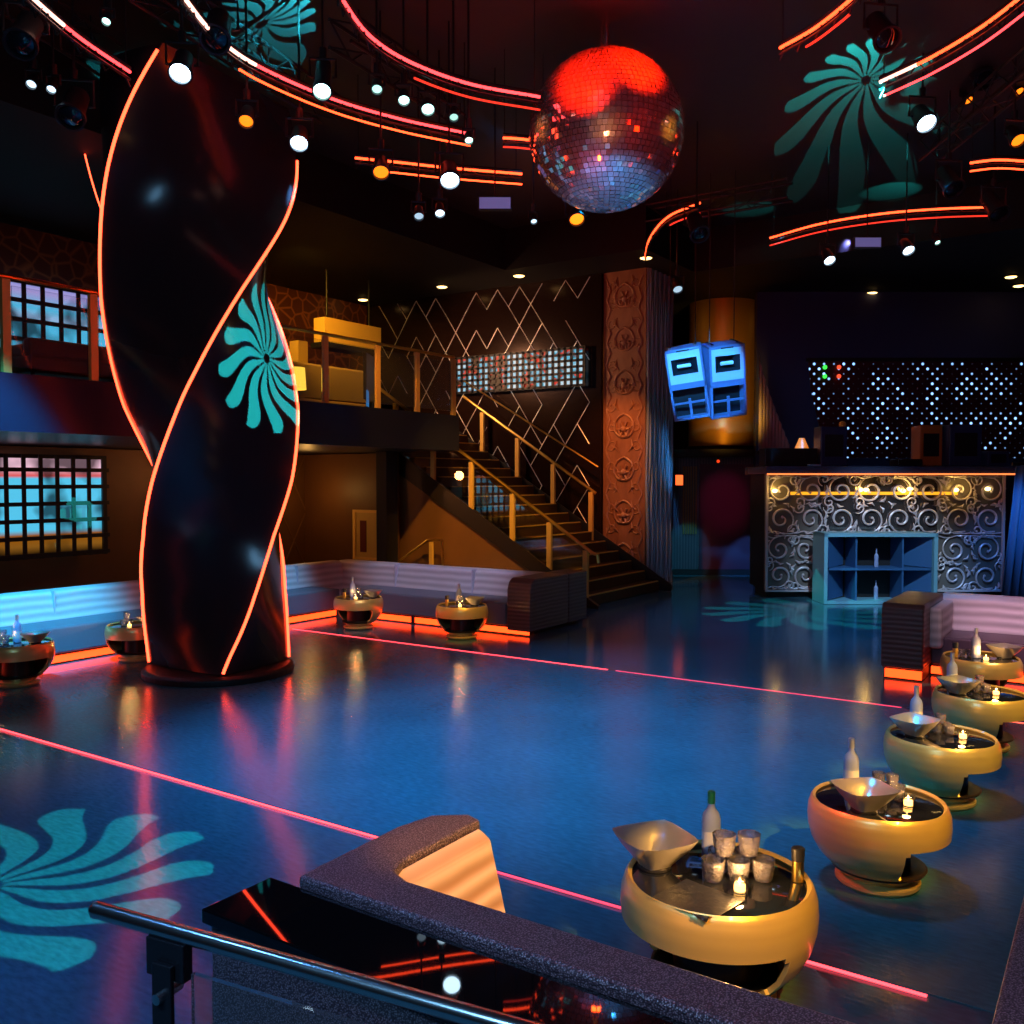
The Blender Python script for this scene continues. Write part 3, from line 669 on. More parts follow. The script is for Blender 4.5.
# ------------------------------------------------------------------ hanging speaker pair
shaded_box = pbr('speaker_shaded', (.16, .22, .42), .4); lit_face = pbr('speaker_lit_face', (.6, .66, .72), .4)  # paler upper face and darker cabinet put uneven light into the colours
def hang_speaker(px, py, D, rz, tilt, label):
    p = at_d(px, py, D)
    s = thing('hanging_speaker', label, 'speaker', tuple(p)); s.rotation_euler = (R(tilt), R(-8), rz)
    w, h, d = .29, 1.14, .5; upv = s.rotation_euler.to_matrix().inverted() @ Vector((0, 0, 1))
    MB().box(-w * 1.0, -w + .04, -d, 0, 0, h).box(w - .04, w, -d, 0, 0, h).box(-w, w, -d, 0, h - .04, h).box(-w, w, -d, 0, 0, .04).box(-w, w, -.04, 0, 0, h).box(-w, w, -d, 0, .5, .6).build('cabinet', shaded_box, s, bevel=.008)
    m = MB(); x_, a_, b2_ = w - .035, .14, .2
    m.box(-x_, x_, -d - .012, -d + .03, .60, .74).box(-x_, x_, -d - .012, -d + .03, .99, h - .04).box(-x_, -a_ - .06, -d - .012, -d + .03, .74, .99).box(a_ + .06, x_, -d - .012, -d + .03, .74, .99)
    m.build('baffle', lit_face, s)
    # horn
    m = MB(); m.add([(-.2, -d - .005, .74), (.2, -d - .005, .74), (.2, -d - .005, 1.0), (-.2, -d - .005, 1.0), (-.1, -d + .12, .80), (.1, -d + .12, .80), (.1, -d + .12, .92), (-.1, -d + .12, .92)],
                    [(0, 1, 5, 4), (1, 2, 6, 5), (2, 3, 7, 6), (3, 0, 4, 7), (4, 5, 6, 7)]); m.build('horn', dk_plastic, s)
    MB().box(-.1, .1, -d - .01, -d + .06, 1.04, 1.12).build('badge_vent', dk_plastic, s)
    MB().box(-.12, .10, -d - .01, -d + .03, .84, .90).build('driver', pbr('driver_white', (.9, .92, .95), .3), s, bevel=.02)
    MB().box(-w + .03, w - .03, -d + .01, -d + .04, .26, .29).box(-.02, .02, -d + .01, -d + .04, .04, .34).build('port_bars', shaded_box, s)
    m = MB(); m.box(-w + .04, w - .04, -d + .2, -d + .22, .04, .5); m.build('port_back', black, s)
    for x in (-.2, .2):
        MB().box(x - .02, x + .02, -.4, -.1, h, h + .03).build('bracket', steel, s)
        MB().cyl((x, -.25, h), tuple(Vector((x, -.25, h)) + upv * (6.99 - (p.z + h * .95))), .008, 6).build('cable', black, s)
hang_speaker(693, 413, 15.2, YAW - R(14), 16, 'left of the two blue lit hanging speakers')
hang_speaker(719, 411, 15.1, YAW + R(5), 16, 'right of the two blue lit hanging speakers')

# ------------------------------------------------------------------ dj booth
DB = 16.4; U = DB / FPX
g = frame(762, DB)
bo = thing('dj_booth', 'tall dj booth faced with scrolling metalwork and a shelf niche', 'dj booth', tuple(g), YAW)
def bx(px): return (px - 762) * U
def bz(py): return 2.28 - (py - 470) * U
WB = bx(1006)
MB().box(0, WB + .6, -.25, 1.2, 2.2, 2.34).build('countertop', pbr('counter_navy', (.05, .08, .16), .25), bo, bevel=.01)
MB().box(.08, WB, .12, 1.1, .12, 2.2).build('core', black, bo)
MB().box(.15, WB - .05, .2, 1.0, 0, .12).build('plinth', black, bo)
pan = pbr('bronze_mirror', (.38, .33, .34), .12, .9, bump=.1, bscale=2)
pan2 = pbr('bronze_panel', (.22, .19, .17), .3, .3, bump=.1, bscale=3)
MB().box(.08, bx(820), .09, .12, .12, 2.2).build('left_panel', pan2, bo)
MB().box(bx(820), bx(940), .09, .12, 1.1, 2.2).build('middle_panel', pan, bo)
MB().box(bx(940), WB, .09, .12, .1, 2.2).build('right_panel', pan2, bo)
MB().box(.02, WB + .4, -.27, -.25, 2.19, 2.215).build('light_line', emis('bar_line', (1, .16, .04), 2.6), bo)
def scrollwork(x0, x1, z0, z1, cell, seed):
    random.seed(seed); m = MB(); nx = max(1, round((x1 - x0) / cell)); nzz = max(1, round((z1 - z0) / cell)); cw = (x1 - x0) / nx; ch = (z1 - z0) / nzz
    def curl(cx, cz, r, a0, s, turns, y, th):
        P = spiral(cx, cz, r, a0, turns, s, 28); P = [(min(x1, max(x0, p[0])), y, min(z1, max(z0, p[2]))) for p in P]
        m.tube(P, th, 6, rs=[th * (.35 + .75 * math.sin(PI * (k + 2) / 31)) for k in range(28)])
        m.sphere(P[-1], th * 1.3, 6, 5)
    for i in range(nx):
        for j in range(nzz):
            cx = x0 + (i + .5) * cw; cz = z0 + (j + .5) * ch; s = 1 if i < nx / 2 else -1; r = min(cw, ch) * .46
            up = 1 if j % 2 else -1
            curl(cx, cz, r, up * PI / 2 + random.uniform(-.6, .6), s, 1.35, .045, .020)
            curl(cx + s * cw * .42, cz + up * ch * .38, r * .5, random.uniform(0, 6.28), -s, 1.2, .03, .014)
            m.tube([(min(x1, max(x0, q.x)), .05, min(z1, max(z0, q.z))) for q in crom([(cx - cw * .5, 0, cz + up * ch * .5), (cx - s * cw * .2, 0, cz + up * ch * .42), (cx + s * cw * .2, 0, cz + up * ch * .54), (cx + cw * .5, 0, cz + up * ch * .46)][::1], 7)], .012, 6)
            curl(cx - s * cw * .40, cz - up * ch * .40, r * .45, random.uniform(0, 6.28), s, 1.1, .03, .014)
            for a in range(9):
                t = random.uniform(0, 6.28); bx_ = cx + r * 1.05 * math.cos(t); bz_ = cz + r * 1.05 * math.sin(t); u = t + s * 1.0
                q = [(bx_, .04, bz_), (bx_ + .07 * math.cos(u), .03, bz_ + .07 * math.sin(u)), (bx_ + .13 * math.cos(u + .5 * s), .045, bz_ + .13 * math.sin(u + .5 * s))]
                q = [(min(x1, max(x0, a_)), b2, min(z1, max(z0, c_))) for a_, b2, c_ in q]
                m.tube(q, .02, 5, rs=[.007, .024, .004])
    return m
sm = pbr('scroll_pewter', (.62, .56, .60), .35, .2)
scrollwork(.1, bx(820), .15, 1.1, .47, 1).build('scrollwork', sm, bo, smooth=True)
scrollwork(.1, WB, 1.14, 2.17, .52, 2).build('scrollwork', sm, bo, smooth=True)
scrollwork(bx(940), WB, .12, 1.1, .5, 3).build('scrollwork', sm, bo, smooth=True)
m = MB(); 
for a, b_ in ((.1, bx(820)), (bx(940), WB)): m.box(a, b_, .0, .05, .1, .13)
m.box(.08, .12, -.0, .05, .1, 2.2).box(WB - .04, WB, 0, .05, .1, 2.2).box(bx(818), bx(820), 0, .05, .1, 1.1).build('metal_frame', sm, bo)
# added glow behind the metalwork, imitating yellow reflections in the panels
m = MB()
for px in (776, 862, 868, 905, 912, 958, 990): m.sphere((bx(px), .07, bz(489 + (px % 3))), .05, 10, 8, .7)
m.build('reflection_blobs', emis('booth_reflection', (1, .72, .25), 6), bo)
MB().box(bx(792), bx(960), .075, .088, bz(495), bz(492)).build('reflection_strip', emis('booth_reflection_strip', (1, .42, .02), 1.2), bo)
for px in (776, 865, 908, 960): point('booth_fill', Vector(g) + Matrix.Rotation(YAW, 3, 'Z') @ Vector((bx(px), -.12, bz(489))), (1, .6, .12), 3, .05)  # added fill around the imitated reflections
# niche cabinet
nb = pbr('niche_blue', (.03, .10, .24), .4)
nx0, nx1 = bx(824), bx(938)
ca = thing('record_cabinet', 'open shelf cabinet with angled dividers standing in front of the dj booth', 'cabinet', tuple(Vector(g) + Matrix.Rotation(YAW, 3, 'Z') @ Vector((.82, -.9, 0))), YAW)
w = 1.92
MB().box(0, .06, 0, .6, 0, 1.2).box(w - .06, w, 0, .6, 0, 1.2).box(0, w, 0, .6, 1.14, 1.2).box(.06, w - .06, 0, .6, .0, .05).build('frame', pbr('cab_cyan', (.16, .36, .46), .35), ca)
MB().box(.06, w - .06, .55, .6, .05, 1.14).build('back_panel', black, ca)
MB().box(.1, w - .1, .03, .55, .57, .605).build('shelf', nb, ca)
for x in (.55, w - .58): MB().box(x, x + .03, .06, .55, .05, 1.14).build('divider', nb, ca)
for x0, x1 in ((.08, .5), (w - .08, w - .5)):
    for z0, z1 in ((.06, .57), (.61, 1.13)):
        m = MB(); m.add([(x0, .05, z0), (x1, .5, z0 + .02), (x1, .5, z1 - .02), (x0, .05, z1), (x0, .08, z0), (x1, .53, z0 + .02), (x1, .53, z1 - .02), (x0, .08, z1)], [(0, 1, 2, 3), (7, 6, 5, 4), (0, 4, 5, 1), (1, 5, 6, 2), (2, 6, 7, 3), (3, 7, 4, 0)]); m.build('angled_panel', nb, ca)
for k, z in ((0, .05), (1, .605)):
    b_ = MB().lathe([(0, .035), (.2, .035), (.24, .012), (.32, .012)], 12).build('small_bottle', frost)
    b_.location = Vector(ca.location) + Matrix.Rotation(YAW, 3, 'Z') @ Vector((w * .52, .3, z)); tag(b_, ('pale bottle on the lower shelf' if k == 0 else 'pale bottle on the upper shelf') + ' of the cabinet before the dj booth', 'bottle')
# things on the counter
def on_booth(px, y, z=2.34): return Vector(g) + Matrix.Rotation(YAW, 3, 'Z') @ Vector((bx(px), y, z))
def djbox(name, px0, px1, top, y, mat, label, cat, depth=.4):
    w = (px1 - px0) * U; h = (463 - top) * U
    t = thing(name, label, cat, tuple(on_booth(px0, y)), YAW)
    MB().box(0, w, 0, depth, .02, h).build('casing', mat, t, bevel=.015); 
    for x in (.04, w - .04): MB().cyl((x, depth / 2, 0), (x, depth / 2, .02), .02, 8).build('foot', rub, t)
    MB().box(w * .15, w * .85, -.008, 0, h * .25, h * .8).build('front_panel', black, t)
    return t
navy = pbr('case_navy', (.03, .05, .16), .4)
djbox('monitor_speaker', 826, 853, 422, .3, navy, 'tall navy cabinet left on the dj counter', 'speaker')
djbox('equipment_case', 957, 990, 420, .3, navy, 'wide navy case at the right on the dj counter', 'case')
djbox('wooden_case', 932, 955, 420, .5, pbr('case_orange', (.5, .18, .03), .4), 'orange brown case left of the wide navy case', 'case')
djbox('record_player', 770, 824, 444, .35, dk_plastic, 'low black deck at the left end of the dj counter', 'deck')
djbox('audio_mixer', 905, 930, 455, .3, dk_plastic, 'low black mixer in the middle of the dj counter', 'mixer')
djbox('amplifier', 996, 1018, 447, .3, navy, 'low navy amplifier at the right end of the dj counter', 'amplifier')
t = thing('purple_banner', 'narrow purple and gold standing banner on the dj counter', 'banner', tuple(on_booth(853, .95)), YAW)
MB().box(0, .2, 0, .03, .05, .72).build('panel', pbr('banner_purple', (.25, .15, .25), .5), t); MB().box(-.03, .23, -.06, .09, 0, .05).build('foot', black, t)
MB().sphere((.14, 0, .80), .07, 10, 8).build('gold_top', brass_flat, t)
t = thing('orange_lamp', 'small orange glowing lamp behind the low black deck', 'lamp', tuple(on_booth(819, 1.0)), YAW)
MB().lathe([(0, .1), (.02, .1), (.03, .03), (.3, .03)], 12).build('base', black, t); MB().lathe([(.28, .16), (.55, .05)], 16).build('lamp_shade', emis('lamp_orange', (1, .25, .03), .7), t)
t = thing('dj_headphones', 'pale blue item lying on the dj counter edge', 'case', tuple(on_booth(812, -.1)), YAW); t.name = 'control_pad'
MB().box(-.1, .1, -.08, .08, 0, .04).build('casing', pbr('pad_blue', (.2, .5, .8), .4), t, bevel=.01); MB().box(-.07, .07, -.05, .05, .04, .045).build('keys', black, t)
# star panel
def star_mat():
    m, nt, b = nmat('star_dots')
    tc = nt.nodes.new('ShaderNodeTexCoord'); sep = nt.nodes.new('ShaderNodeSeparateXYZ'); nt.links.new(tc.outputs['Object'], sep.inputs[0])
    def M(op, a, b_=None):
        q = nt.nodes.new('ShaderNodeMath'); q.operation = op
        for i, v in enumerate((a, b_)):
            if v is None: continue
            if isinstance(v, (int, float)): q.inputs[i].default_value = v
            else: nt.links.new(v, q.inputs[i])
        return q.outputs[0]
    P = .205
    u = M('DIVIDE', M('ADD', sep.outputs[0], sep.outputs[2]), P); v = M('DIVIDE', M('SUBTRACT', sep.outputs[0], sep.outputs[2]), P)
    fu = M('FRACT', u); fv = M('FRACT', v); iu = M('FLOOR', u); iv = M('FLOOR', v)
    cb = nt.nodes.new('ShaderNodeCombineXYZ'); nt.links.new(iu, cb.inputs[0]); nt.links.new(iv, cb.inputs[1])
    wn = nt.nodes.new('ShaderNodeTexWhiteNoise'); wn.noise_dimensions = '2D'; nt.links.new(cb.outputs[0], wn.inputs['Vector'])
    ns = nt.nodes.new('ShaderNodeTexNoise'); ns.inputs['Scale'].default_value = .35; nt.links.new(cb.outputs[0], ns.inputs['Vector'])
    du = M('SUBTRACT', fu, .5); dv = M('SUBTRACT', fv, .5)
    d = M('SQRT', M('ADD', M('MULTIPLY', du, du), M('MULTIPLY', dv, dv)))
    br = M('MULTIPLY', M('SUBTRACT', ns.outputs['Fac'], .42), 4.0)
    br = M('MINIMUM', M('MAXIMUM', M('ADD', br, M('MULTIPLY', M('SUBTRACT', wn.outputs['Value'], .5), .7)), .03), 1.3)
    rad = M('MINIMUM', M('ADD', M('MULTIPLY', br, .17), .10), .23)
    on = nt.nodes.new('ShaderNodeMapRange'); nt.links.new(M('SUBTRACT', rad, d), on.inputs['Value']); on.inputs['From Min'].default_value = 0; on.inputs['From Max'].default_value = .12
    nt.links.new(M('MULTIPLY', M('MULTIPLY', on.outputs[0], br), 2.6), b.inputs['Emission Strength'])
    b.inputs['Emission Color'].default_value = (.25, .5, 1, 1); b.inputs['Base Color'].default_value = (.06, .012, .03, 1); b.inputs['Roughness'].default_value = .4
    return m
DS = 19.2; US = DS / FPX
sp_ = thing('star_light_panel', 'wide dark panel of blue white light dots behind the dj booth', 'light panel', tuple(frame(808, DS, 0)), YAW)
zt = 2.1 + (480 - 362) * US; zb = 2.1 + (480 - 458) * US
m = MB(); wS = 240 * US
poly = [(0, zt), (wS, zt), (wS, zb), (.85 * 45 * US, zb), (.0, zt)]
vs = [(0, 0, zt), (wS, 0, zt), (wS, 0, zb), (18 * US, 0, zb), (2 * US, 0, zt - .5), (0, .06, zt), (wS, .06, zt), (wS, .06, zb), (18 * US, .06, zb), (2 * US, .06, zt - .5)]
m.add(vs, [(0, 1, 2, 3, 4), (9, 8, 7, 6, 5), (0, 5, 6, 1), (1, 6, 7, 2), (2, 7, 8, 3), (3, 8, 9, 4), (4, 9, 5, 0)]); m.build('dot_display', star_mat(), sp_)
MB().box(-.05, wS, -.05, .06, zt, zt + .07).build('top_trim', black, sp_)
for x, c, nm in ((15, (.05, 1, .08), 'green'), (29, (1, .08, .03), 'red')):
    m = MB()
    for dz in (6, 15): m.sphere((x * US, -.04, zt - dz * US), .045, 10, 8)
    m.build('indicator_lights', emis('indicator_' + nm, c, 1.5), sp_)['label'] = nm + ' indicator lights'

# small fixtures on entry wall
t = thing('exit_light', 'small glowing orange wall light left of the slatted panel', 'wall light', tuple(at_d(679, 486, 20.2)), YAW)
MB().box(-.1, .1, -.02, .06, 0, .26).build('housing', black, t); MB().box(-.08, .08, -.035, -.02, .02, .24).build('lens', emis('exit_orange', (1, .10, .02), 2.5), t)
t = thing('wall_lamp', 'tiny red lamp under the soffit over the door', 'wall light', tuple(at_d(718, 464, 20.15)), YAW)
MB().box(-.03, .03, 0, .1, .0, .16).build('housing', black, t); MB().sphere((0, -.02, .06), .035, 8, 8).build('lens', emis('lamp_red', (1, .06, .01), 1.2), t)

# ------------------------------------------------------------------ booths
glow = emis('toe_glow', (1, .045, .006), 5.0)
nav = pbr('banquette_front', (.10, .13, .2), .4)
# left banquette: an L along the left wall and across the far side
lb = thing('banquette', 'long pale blue banquette wrapping the left side under the balcony', 'banquette', (-10.1, 7, 0))
Y0, Y1 = 2.0 - 7, 11.6 - 7
def back_profile(): return [(.0, .40), (-.06, .78), (-.16, .80), (-.24, .78), (-.26, .0), (0, .0)]
# seat body
MB().box(-.62, 0, Y0, 3.3, .12, .42).build('seat', seat_dark, lb, bevel=.02)
MB().box(-.62, -.06, Y0, 3.3, 0, .12).build('toe_kick', black, lb)
MB().box(-.055, -.03, Y0, 3.25, .015, .09).build('under_light', glow, lb)
m = MB(); pr = [(-.58, .40), (-.66, .74), (-.70, .77), (-.86, .77), (-.88, .74), (-.88, 0), (-.62, 0)]
vs = [(x, Y0, z) for x, z in pr] + [(x, 4.02, z) for x, z in pr]; n = len(pr)
m.add(vs, [tuple(range(n)), tuple(range(2 * n - 1, n - 1, -1))] + [(i, (i + 1) % n, n + (i + 1) % n, n + i) for i in range(n)]); m.build('backrest', seat_fab, lb, bevel=.01)
for y in (-3.2, -.9, 1.4, 3.0): MB().box(-.69, -.60, y - .008, y + .008, .42, .77).build('backrest_seam', pbr('seam', (.6, .62, .7), .5), lb)
lb2 = thing('banquette', 'lavender grey banquette across the far side below the stairs', 'banquette', (-8.6, 10.3, 0))
MB().box(-1.48, 1.6, 0, .7, .12, .42).build('seat', seat_dark, lb2, bevel=.02)
MB().box(-1.5, 1.55, .06, .7, 0, .12).build('toe_kick', black, lb2)
MB().box(-1.42, 1.95, .03, .055, .015, .09).build('under_light', glow, lb2)
m = MB(); pr = [(.66, .40), (.74, .74), (.79, .77), (1.0, .77), (1.02, .74), (1.02, 0), (.70, 0)]
vs = [(-2.28, y, z) for y, z in pr] + [(1.62, y, z) for y, z in pr]; n = len(pr)
m.add(vs, [tuple(range(n)), tuple(range(2 * n - 1, n - 1, -1))] + [(i, (i + 1) % n, n + (i + 1) % n, n + i) for i in range(n)]); m.build('backrest', seat_fab, lb2, bevel=.01)
for x in (-.95, .55): MB().box(x - .01, x + .01, .66, .78, .42, .775).build('backrest_seam', MATS['seam'], lb2)
# end arm (rounded top front corner)
m = MB(); pr = [(0, .06), (0, .62), (.04, .72), (.12, .77), (1.0, .77), (1.0, .06)]
vs = [(1.62, y, z) for y, z in pr] + [(2.0, y, z) for y, z in pr]; n = len(pr)
m.add(vs, [tuple(range(n)), tuple(range(2 * n - 1, n - 1, -1))] + [(i, (i + 1) % n, n + (i + 1) % n, n + i) for i in range(n)]); m.build('end_arm', arm_fab, lb2, bevel=.02)
MB().box(1.62, 2.0, 1.02, 1.55, .06, .77).build('end_block', arm_fab, lb2, bevel=.02)
MB().cyl((-.05, .02, 0), (-.05, .02, .12), .03, 8).build('foot', black, lb2)
# right booth
rb = thing('banquette', 'pinkish banquette with a dark brown end arm at the right', 'banquette', (-1.95, 10.25, 0))
m = MB(); pr = [(0, .12), (0, .74), (.05, .80), (1.3, .80), (1.3, .12)]
vs = [(-.2, y, z) for y, z in pr] + [(.22, y, z) for y, z in pr]; n = len(pr)
m.add(vs, [tuple(range(n)), tuple(range(2 * n - 1, n - 1, -1))] + [(i, (i + 1) % n, n + (i + 1) % n, n + i) for i in range(n)]); m.build('end_arm', arm_fab, rb, bevel=.02)
m = MB(); pr = [(.22, .40), (.30, .70), (.34, .76), (.36, .82), (.1, .82), (.1, .4)]
m.box(.2, .34, .35, 1.3, .3, .74); m.build('inner_cushion', seat_fab, rb, bevel=.04)
MB().box(-.18, .2, .05, 1.25, 0, .12).build('toe_kick', black, rb)
MB().box(-.16, .2, .02, .05, .015, .10).build('under_light', glow, rb)
MB().box(.22, 3.6, .45, 1.1, .12, .42).build('seat', pbr('seat_purple_dark', (.12, .08, .10), .4), rb, bevel=.02)
MB().box(.22, 3.6, .5, 1.1, 0, .12).build('seat_toe_kick', black, rb)
MB().box(.22, 3.6, .47, .495, .015, .09).build('seat_under_light', glow, rb)
m = MB(); pr = [(1.04, .40), (1.16, .76), (1.22, .80), (1.42, .80), (1.42, 0), (1.06, 0)]
vs = [(.2, y, z) for y, z in pr] + [(3.6, y, z) for y, z in pr]; n = len(pr)
m.add(vs, [tuple(range(n)), tuple(range(2 * n - 1, n - 1, -1))] + [(i, (i + 1) % n, n + (i + 1) % n, n + i) for i in range(n)]); m.build('backrest', seat_fab, rb, bevel=.015)

# near booth: a U of sparkle vinyl with padded inside faces
nbh = thing('booth_seat', 'foreground booth with sparkly dark vinyl top and orange lit padding', 'booth', (-1.0, 2.0, 0))
m = MB(); poly = [(-.985, -.155), (1.6, -.155), (1.6, -.0), (-.70, -.0), (-.775, .03), (-.80, .10), (-.80, .50), (-.87, .525), (-.97, .45), (-1.0, .30)]
m.prism(poly, 0, .95); m.build('outer_shell', sparkle, nbh, bevel=.012)
m = MB()   # inside padding of the left wing, leaning back
def pad(x0, z0, x1, z1, ya, yb): pass
prof = [(0, .93), (.05, .90), (.09, .75), (.17, .45), (.17, .42), (-.02, .42)]
vs = [(-.80 + x, .0 + .0, z) for x, z in prof] + [(-.80 + x, .49 + .0 * x, z) for x, z in prof]; n = len(prof)
m.add(vs, [tuple(range(n)), tuple(range(2 * n - 1, n - 1, -1))] + [(i, (i + 1) % n, n + (i + 1) % n, n + i) for i in range(n)])
pad_m = stripes('padded_cream', (.50, .34, .20), (.85, .72, .55), 4.5, 'Z', .45)
m.build('wing_padding', pad_m, nbh, bevel=.012)
m = MB(); prof = [(0, .93), (.05, .90), (.09, .75), (.17, .45), (.17, .42), (-.02, .42)]
vs = [(-.63, y, z) for y, z in prof] + [(1.6, y, z) for y, z in prof]
m.add(vs, [tuple(range(n)), tuple(range(2 * n - 1, n - 1, -1))] + [(i, (i + 1) % n, n + (i + 1) % n, n + i) for i in range(n)]); m.build('back_padding', pad_m, nbh, bevel=.012)
MB().box(-.80, .78, .0, .5, .12, .42).build('seat', seat_dark, nbh, bevel=.02)
m = MB(); m.box(.78, 1.0, .0, 1.1, 0, .95); m.build('right_wing', sparkle, nbh, bevel=.012)
# counter behind the booth
ct = thing('drink_counter', 'glossy black counter top behind the foreground booth', 'counter', (-.6, 1.58, 0))
MB().box(-1.49, 1.4, .01, .255, .885, .925).build('worktop', black_gloss, ct, bevel=.004)
MB().box(-1.47, 1.4, .03, .25, 0, .885).build('panel', sparkle, ct)
# handrail with post and glass
p0 = at_z(97, 910, 1.1); p1 = at_z(512, 1027, 1.1); d = (p1 - p0).normalized()
hr = thing('steel_handrail', 'polished steel handrail with dark post in the foreground', 'handrail', (p0.x, p0.y, 0))
L = p1 - p0; ex_ = d * 2.2
MB().tube([(0, 0, 1.1), (d.x * .02, d.y * .02, 1.1), tuple(Vector((0, 0, 1.1)) + ex_)], .019, 16).build('rail', steel, hr, smooth=True)
MB().sphere((0, 0, 1.1), .019, 14, 10).build('end_cap', steel, hr, smooth=True)
aa = math.atan2(d.y, d.x); Mr = Matrix.Translation(Vector((d.x * .235, d.y * .235, 0))) @ Matrix.Rotation(aa, 4, 'Z')
m = MB(); m.box(-.028, .028, -.035, -.022, 0, 1.04, Mr); m.box(-.06, .05, -.02, .01, 1.0, 1.085, Mr); m.build('post', pbr('post_dark', (.03, .03, .04), .25, .5), hr, bevel=.003)
MB().cyl(tuple(Mr @ Vector((0, -.05, .97))), tuple(Mr @ Vector((.0, .02, .97))), .012, 12).build('glass_clamp', steel, hr)
MB().box(.06, 2.1, -.006, .006, .1, 1.02, Mr).build('glass_panel', ga, hr)

# ------------------------------------------------------------------ pot tables
def table_meshes():
    out = []
    prof = [(.075, .185), (.085, .215), (.12, .255), (.17, .300), (.23, .332), (.29, .348), (.34, .352), (.39, .348), (.425, .336), (.44, .325)]
    # outer shell with an opening: local -Y faces the opening
    nseg = 96; m = MB(); zs = []
    for (z0, r0), (z1, r1) in zip(prof, prof[1:]):
        for k in range(3): zs.append((z0 + (z1 - z0) * k / 3, r0 + (r1 - r0) * k / 3))
    zs.append(prof[-1]); n = nseg
    def hole(a, z):
        da = (a + PI / 2 + PI) % (2 * PI) - PI; hx = abs(da) * .31; hz = abs(z - .193)
        W_, H_, c = .40, .105, .05
        dx = max(0, hx - (W_ - c)); dz = max(0, hz - (H_ - c))
        return math.hypot(dx, dz) < c
    for z, r in zs:
        for i in range(n): m.v.append((r * math.cos(2 * PI * i / n), r * math.sin(2 * PI * i / n), z))
    for j in range(len(zs) - 1):
        for i in range(n):
            if hole(2 * PI * (i + .5) / n, (zs[j][0] + zs[j + 1][0]) / 2): continue
            m.f.append((j * n + i, j * n + (i + 1) % n, (j + 1) * n + (i + 1) % n, (j + 1) * n + i))
    me = m.mesh('shell', gold_paint, smooth=True)
    # give the shell thickness inwards
    bm = bmesh.new(); bm.from_mesh(me); bmesh.ops.recalc_face_normals(bm, faces=bm.faces)
    bmesh.ops.solidify(bm, geom=bm.faces[:], thickness=.018); bm.to_mesh(me); bm.free()
    for p in me.polygons: p.use_smooth = True
    me.set_sharp_from_angle(angle=R(50))
    out.append(('shell', me))
    out.append(('tabletop', MB().lathe([(.405, .315), (.42, .318), (.422, .31)], 48).mesh('tabletop', dark_glass, True)))
    out.append(('inner_core', MB().lathe([(.09, .2), (.1, .16), (.30, .16), (.405, .28)], 32).mesh('inner_core', dark_in, True)))
    out.append(('shelf', MB().lathe([(.095, .235), (.105, .24), (.11, .23)], 40).mesh('shelf', dark_in)))
    out.append(('foot_ring', MB().lathe([(0, .19), (.02, .21), (.035, .21), (.05, .175), (.078, .18)], 48).mesh('foot_ring', gold_paint, True)))
    return out
TM = table_meshes()
def table(x, y, rz, label, s=1.0):
    t = thing('pot_table', label, 'table', (x, y, 0), rz, 'round gold pot tables'); t.scale = (s, s, s)
    for nm, me in TM: link(nm, me, t)
    return t
# square metal bowl (ice bucket)
def bucket_meshes():
    m = MB(); rings = [(.0, .05), (.012, .055), (.075, .105), (.115, .13), (.112, .122), (.07, .094), (.02, .045), (.018, .0005)]
    n = 24
    for z, r in rings:
        for i in range(n):
            a = 2 * PI * i / n; c, s_ = math.cos(a), math.sin(a); k = 1 / max(abs(c), abs(s_)); k = 1 + (min(k, 1.30) - 1) * min(1, r / .1) * .8
            lift = .004 * (k - 1) / .36 * (r > .09)
            m.v.append((r * k * c, r * k * s_, z + lift))
    for j in range(len(rings) - 1):
        for i in range(n): m.f.append((j * n + i, j * n + (i + 1) % n, (j + 1) * n + (i + 1) % n, (j + 1) * n + i))
    m.f.append(tuple(range(n - 1, -1, -1)))
    return [('bowl', m.mesh('bowl', pbr('brushed_steel', (.85, .80, .74), .32, .75), True)), ('foot', MB().lathe([(-.0, .062), (.008, .062), (.014, .05)], 24).mesh('foot', dk_plastic))]
BK = bucket_meshes()
BOT = [('body', MB().lathe([(0, .036), (.004, .04), (.165, .04), (.19, .034), (.212, .018), (.225, .0145), (.262, .0145)], 24).mesh('body', frost, True)),
       ('cap', MB().lathe([(.235, .0165), (.285, .0165), (.288, .012)], 16).mesh('cap', pbr('cap_green', (.02, .22, .10), .35), True)),
       ('neck_label', MB().lathe([(.04, .0405), (.12, .0405)], 24, cap=False).mesh('neck_label', pbr('label_silver', (.7, .7, .82), .5)))]
CAPB = MB().lathe([(.235, .0165), (.285, .0165), (.288, .012)], 16).mesh('cap', pbr('cap_silver', (.6, .65, .75), .3, .7), True)
def _tumb():
    m = MB(); pr = [(0, .024), (.004, .027), (.03, .032), (.068, .036), (.066, .033), (.01, .026), (.009, .0005)]; n = 16
    for z, r in pr:
        for i in range(n):
            k = 1 + (.06 if i % 2 else 0); a = 2 * PI * i / n; m.v.append((r * k * math.cos(a), r * k * math.sin(a), z))
    for j in range(len(pr) - 1):
        for i in range(n): m.f.append((j * n + i, j * n + (i + 1) % n, (j + 1) * n + (i + 1) % n, (j + 1) * n + i))
    m.f.append(tuple(range(n - 1, -1, -1))); return m.mesh('tumbler', crystal)
TUM = _tumb()
CAN = [('glass_cup', MB().lathe([(0, .03), (.055, .034), (.055, .030), (.006, .027), (.006, .0005)], 20).mesh('glass_cup', glass, True)),
       ('candle', MB().lathe([(.007, .022), (.03, .022), (.031, .004)], 16).mesh('candle', wax, True)),
       ('flame', MB().lathe([(.031, .002), (.04, .006), (.055, .001)], 8).mesh('flame', flame, True))]
CAD = [('sleeve', MB().lathe([(0, .024), (.085, .024)], 16).mesh('sleeve', brass)), ('cap', MB().lathe([(.085, .025), (.135, .027), (.138, .022)], 16).mesh('cap', dk_plastic))]
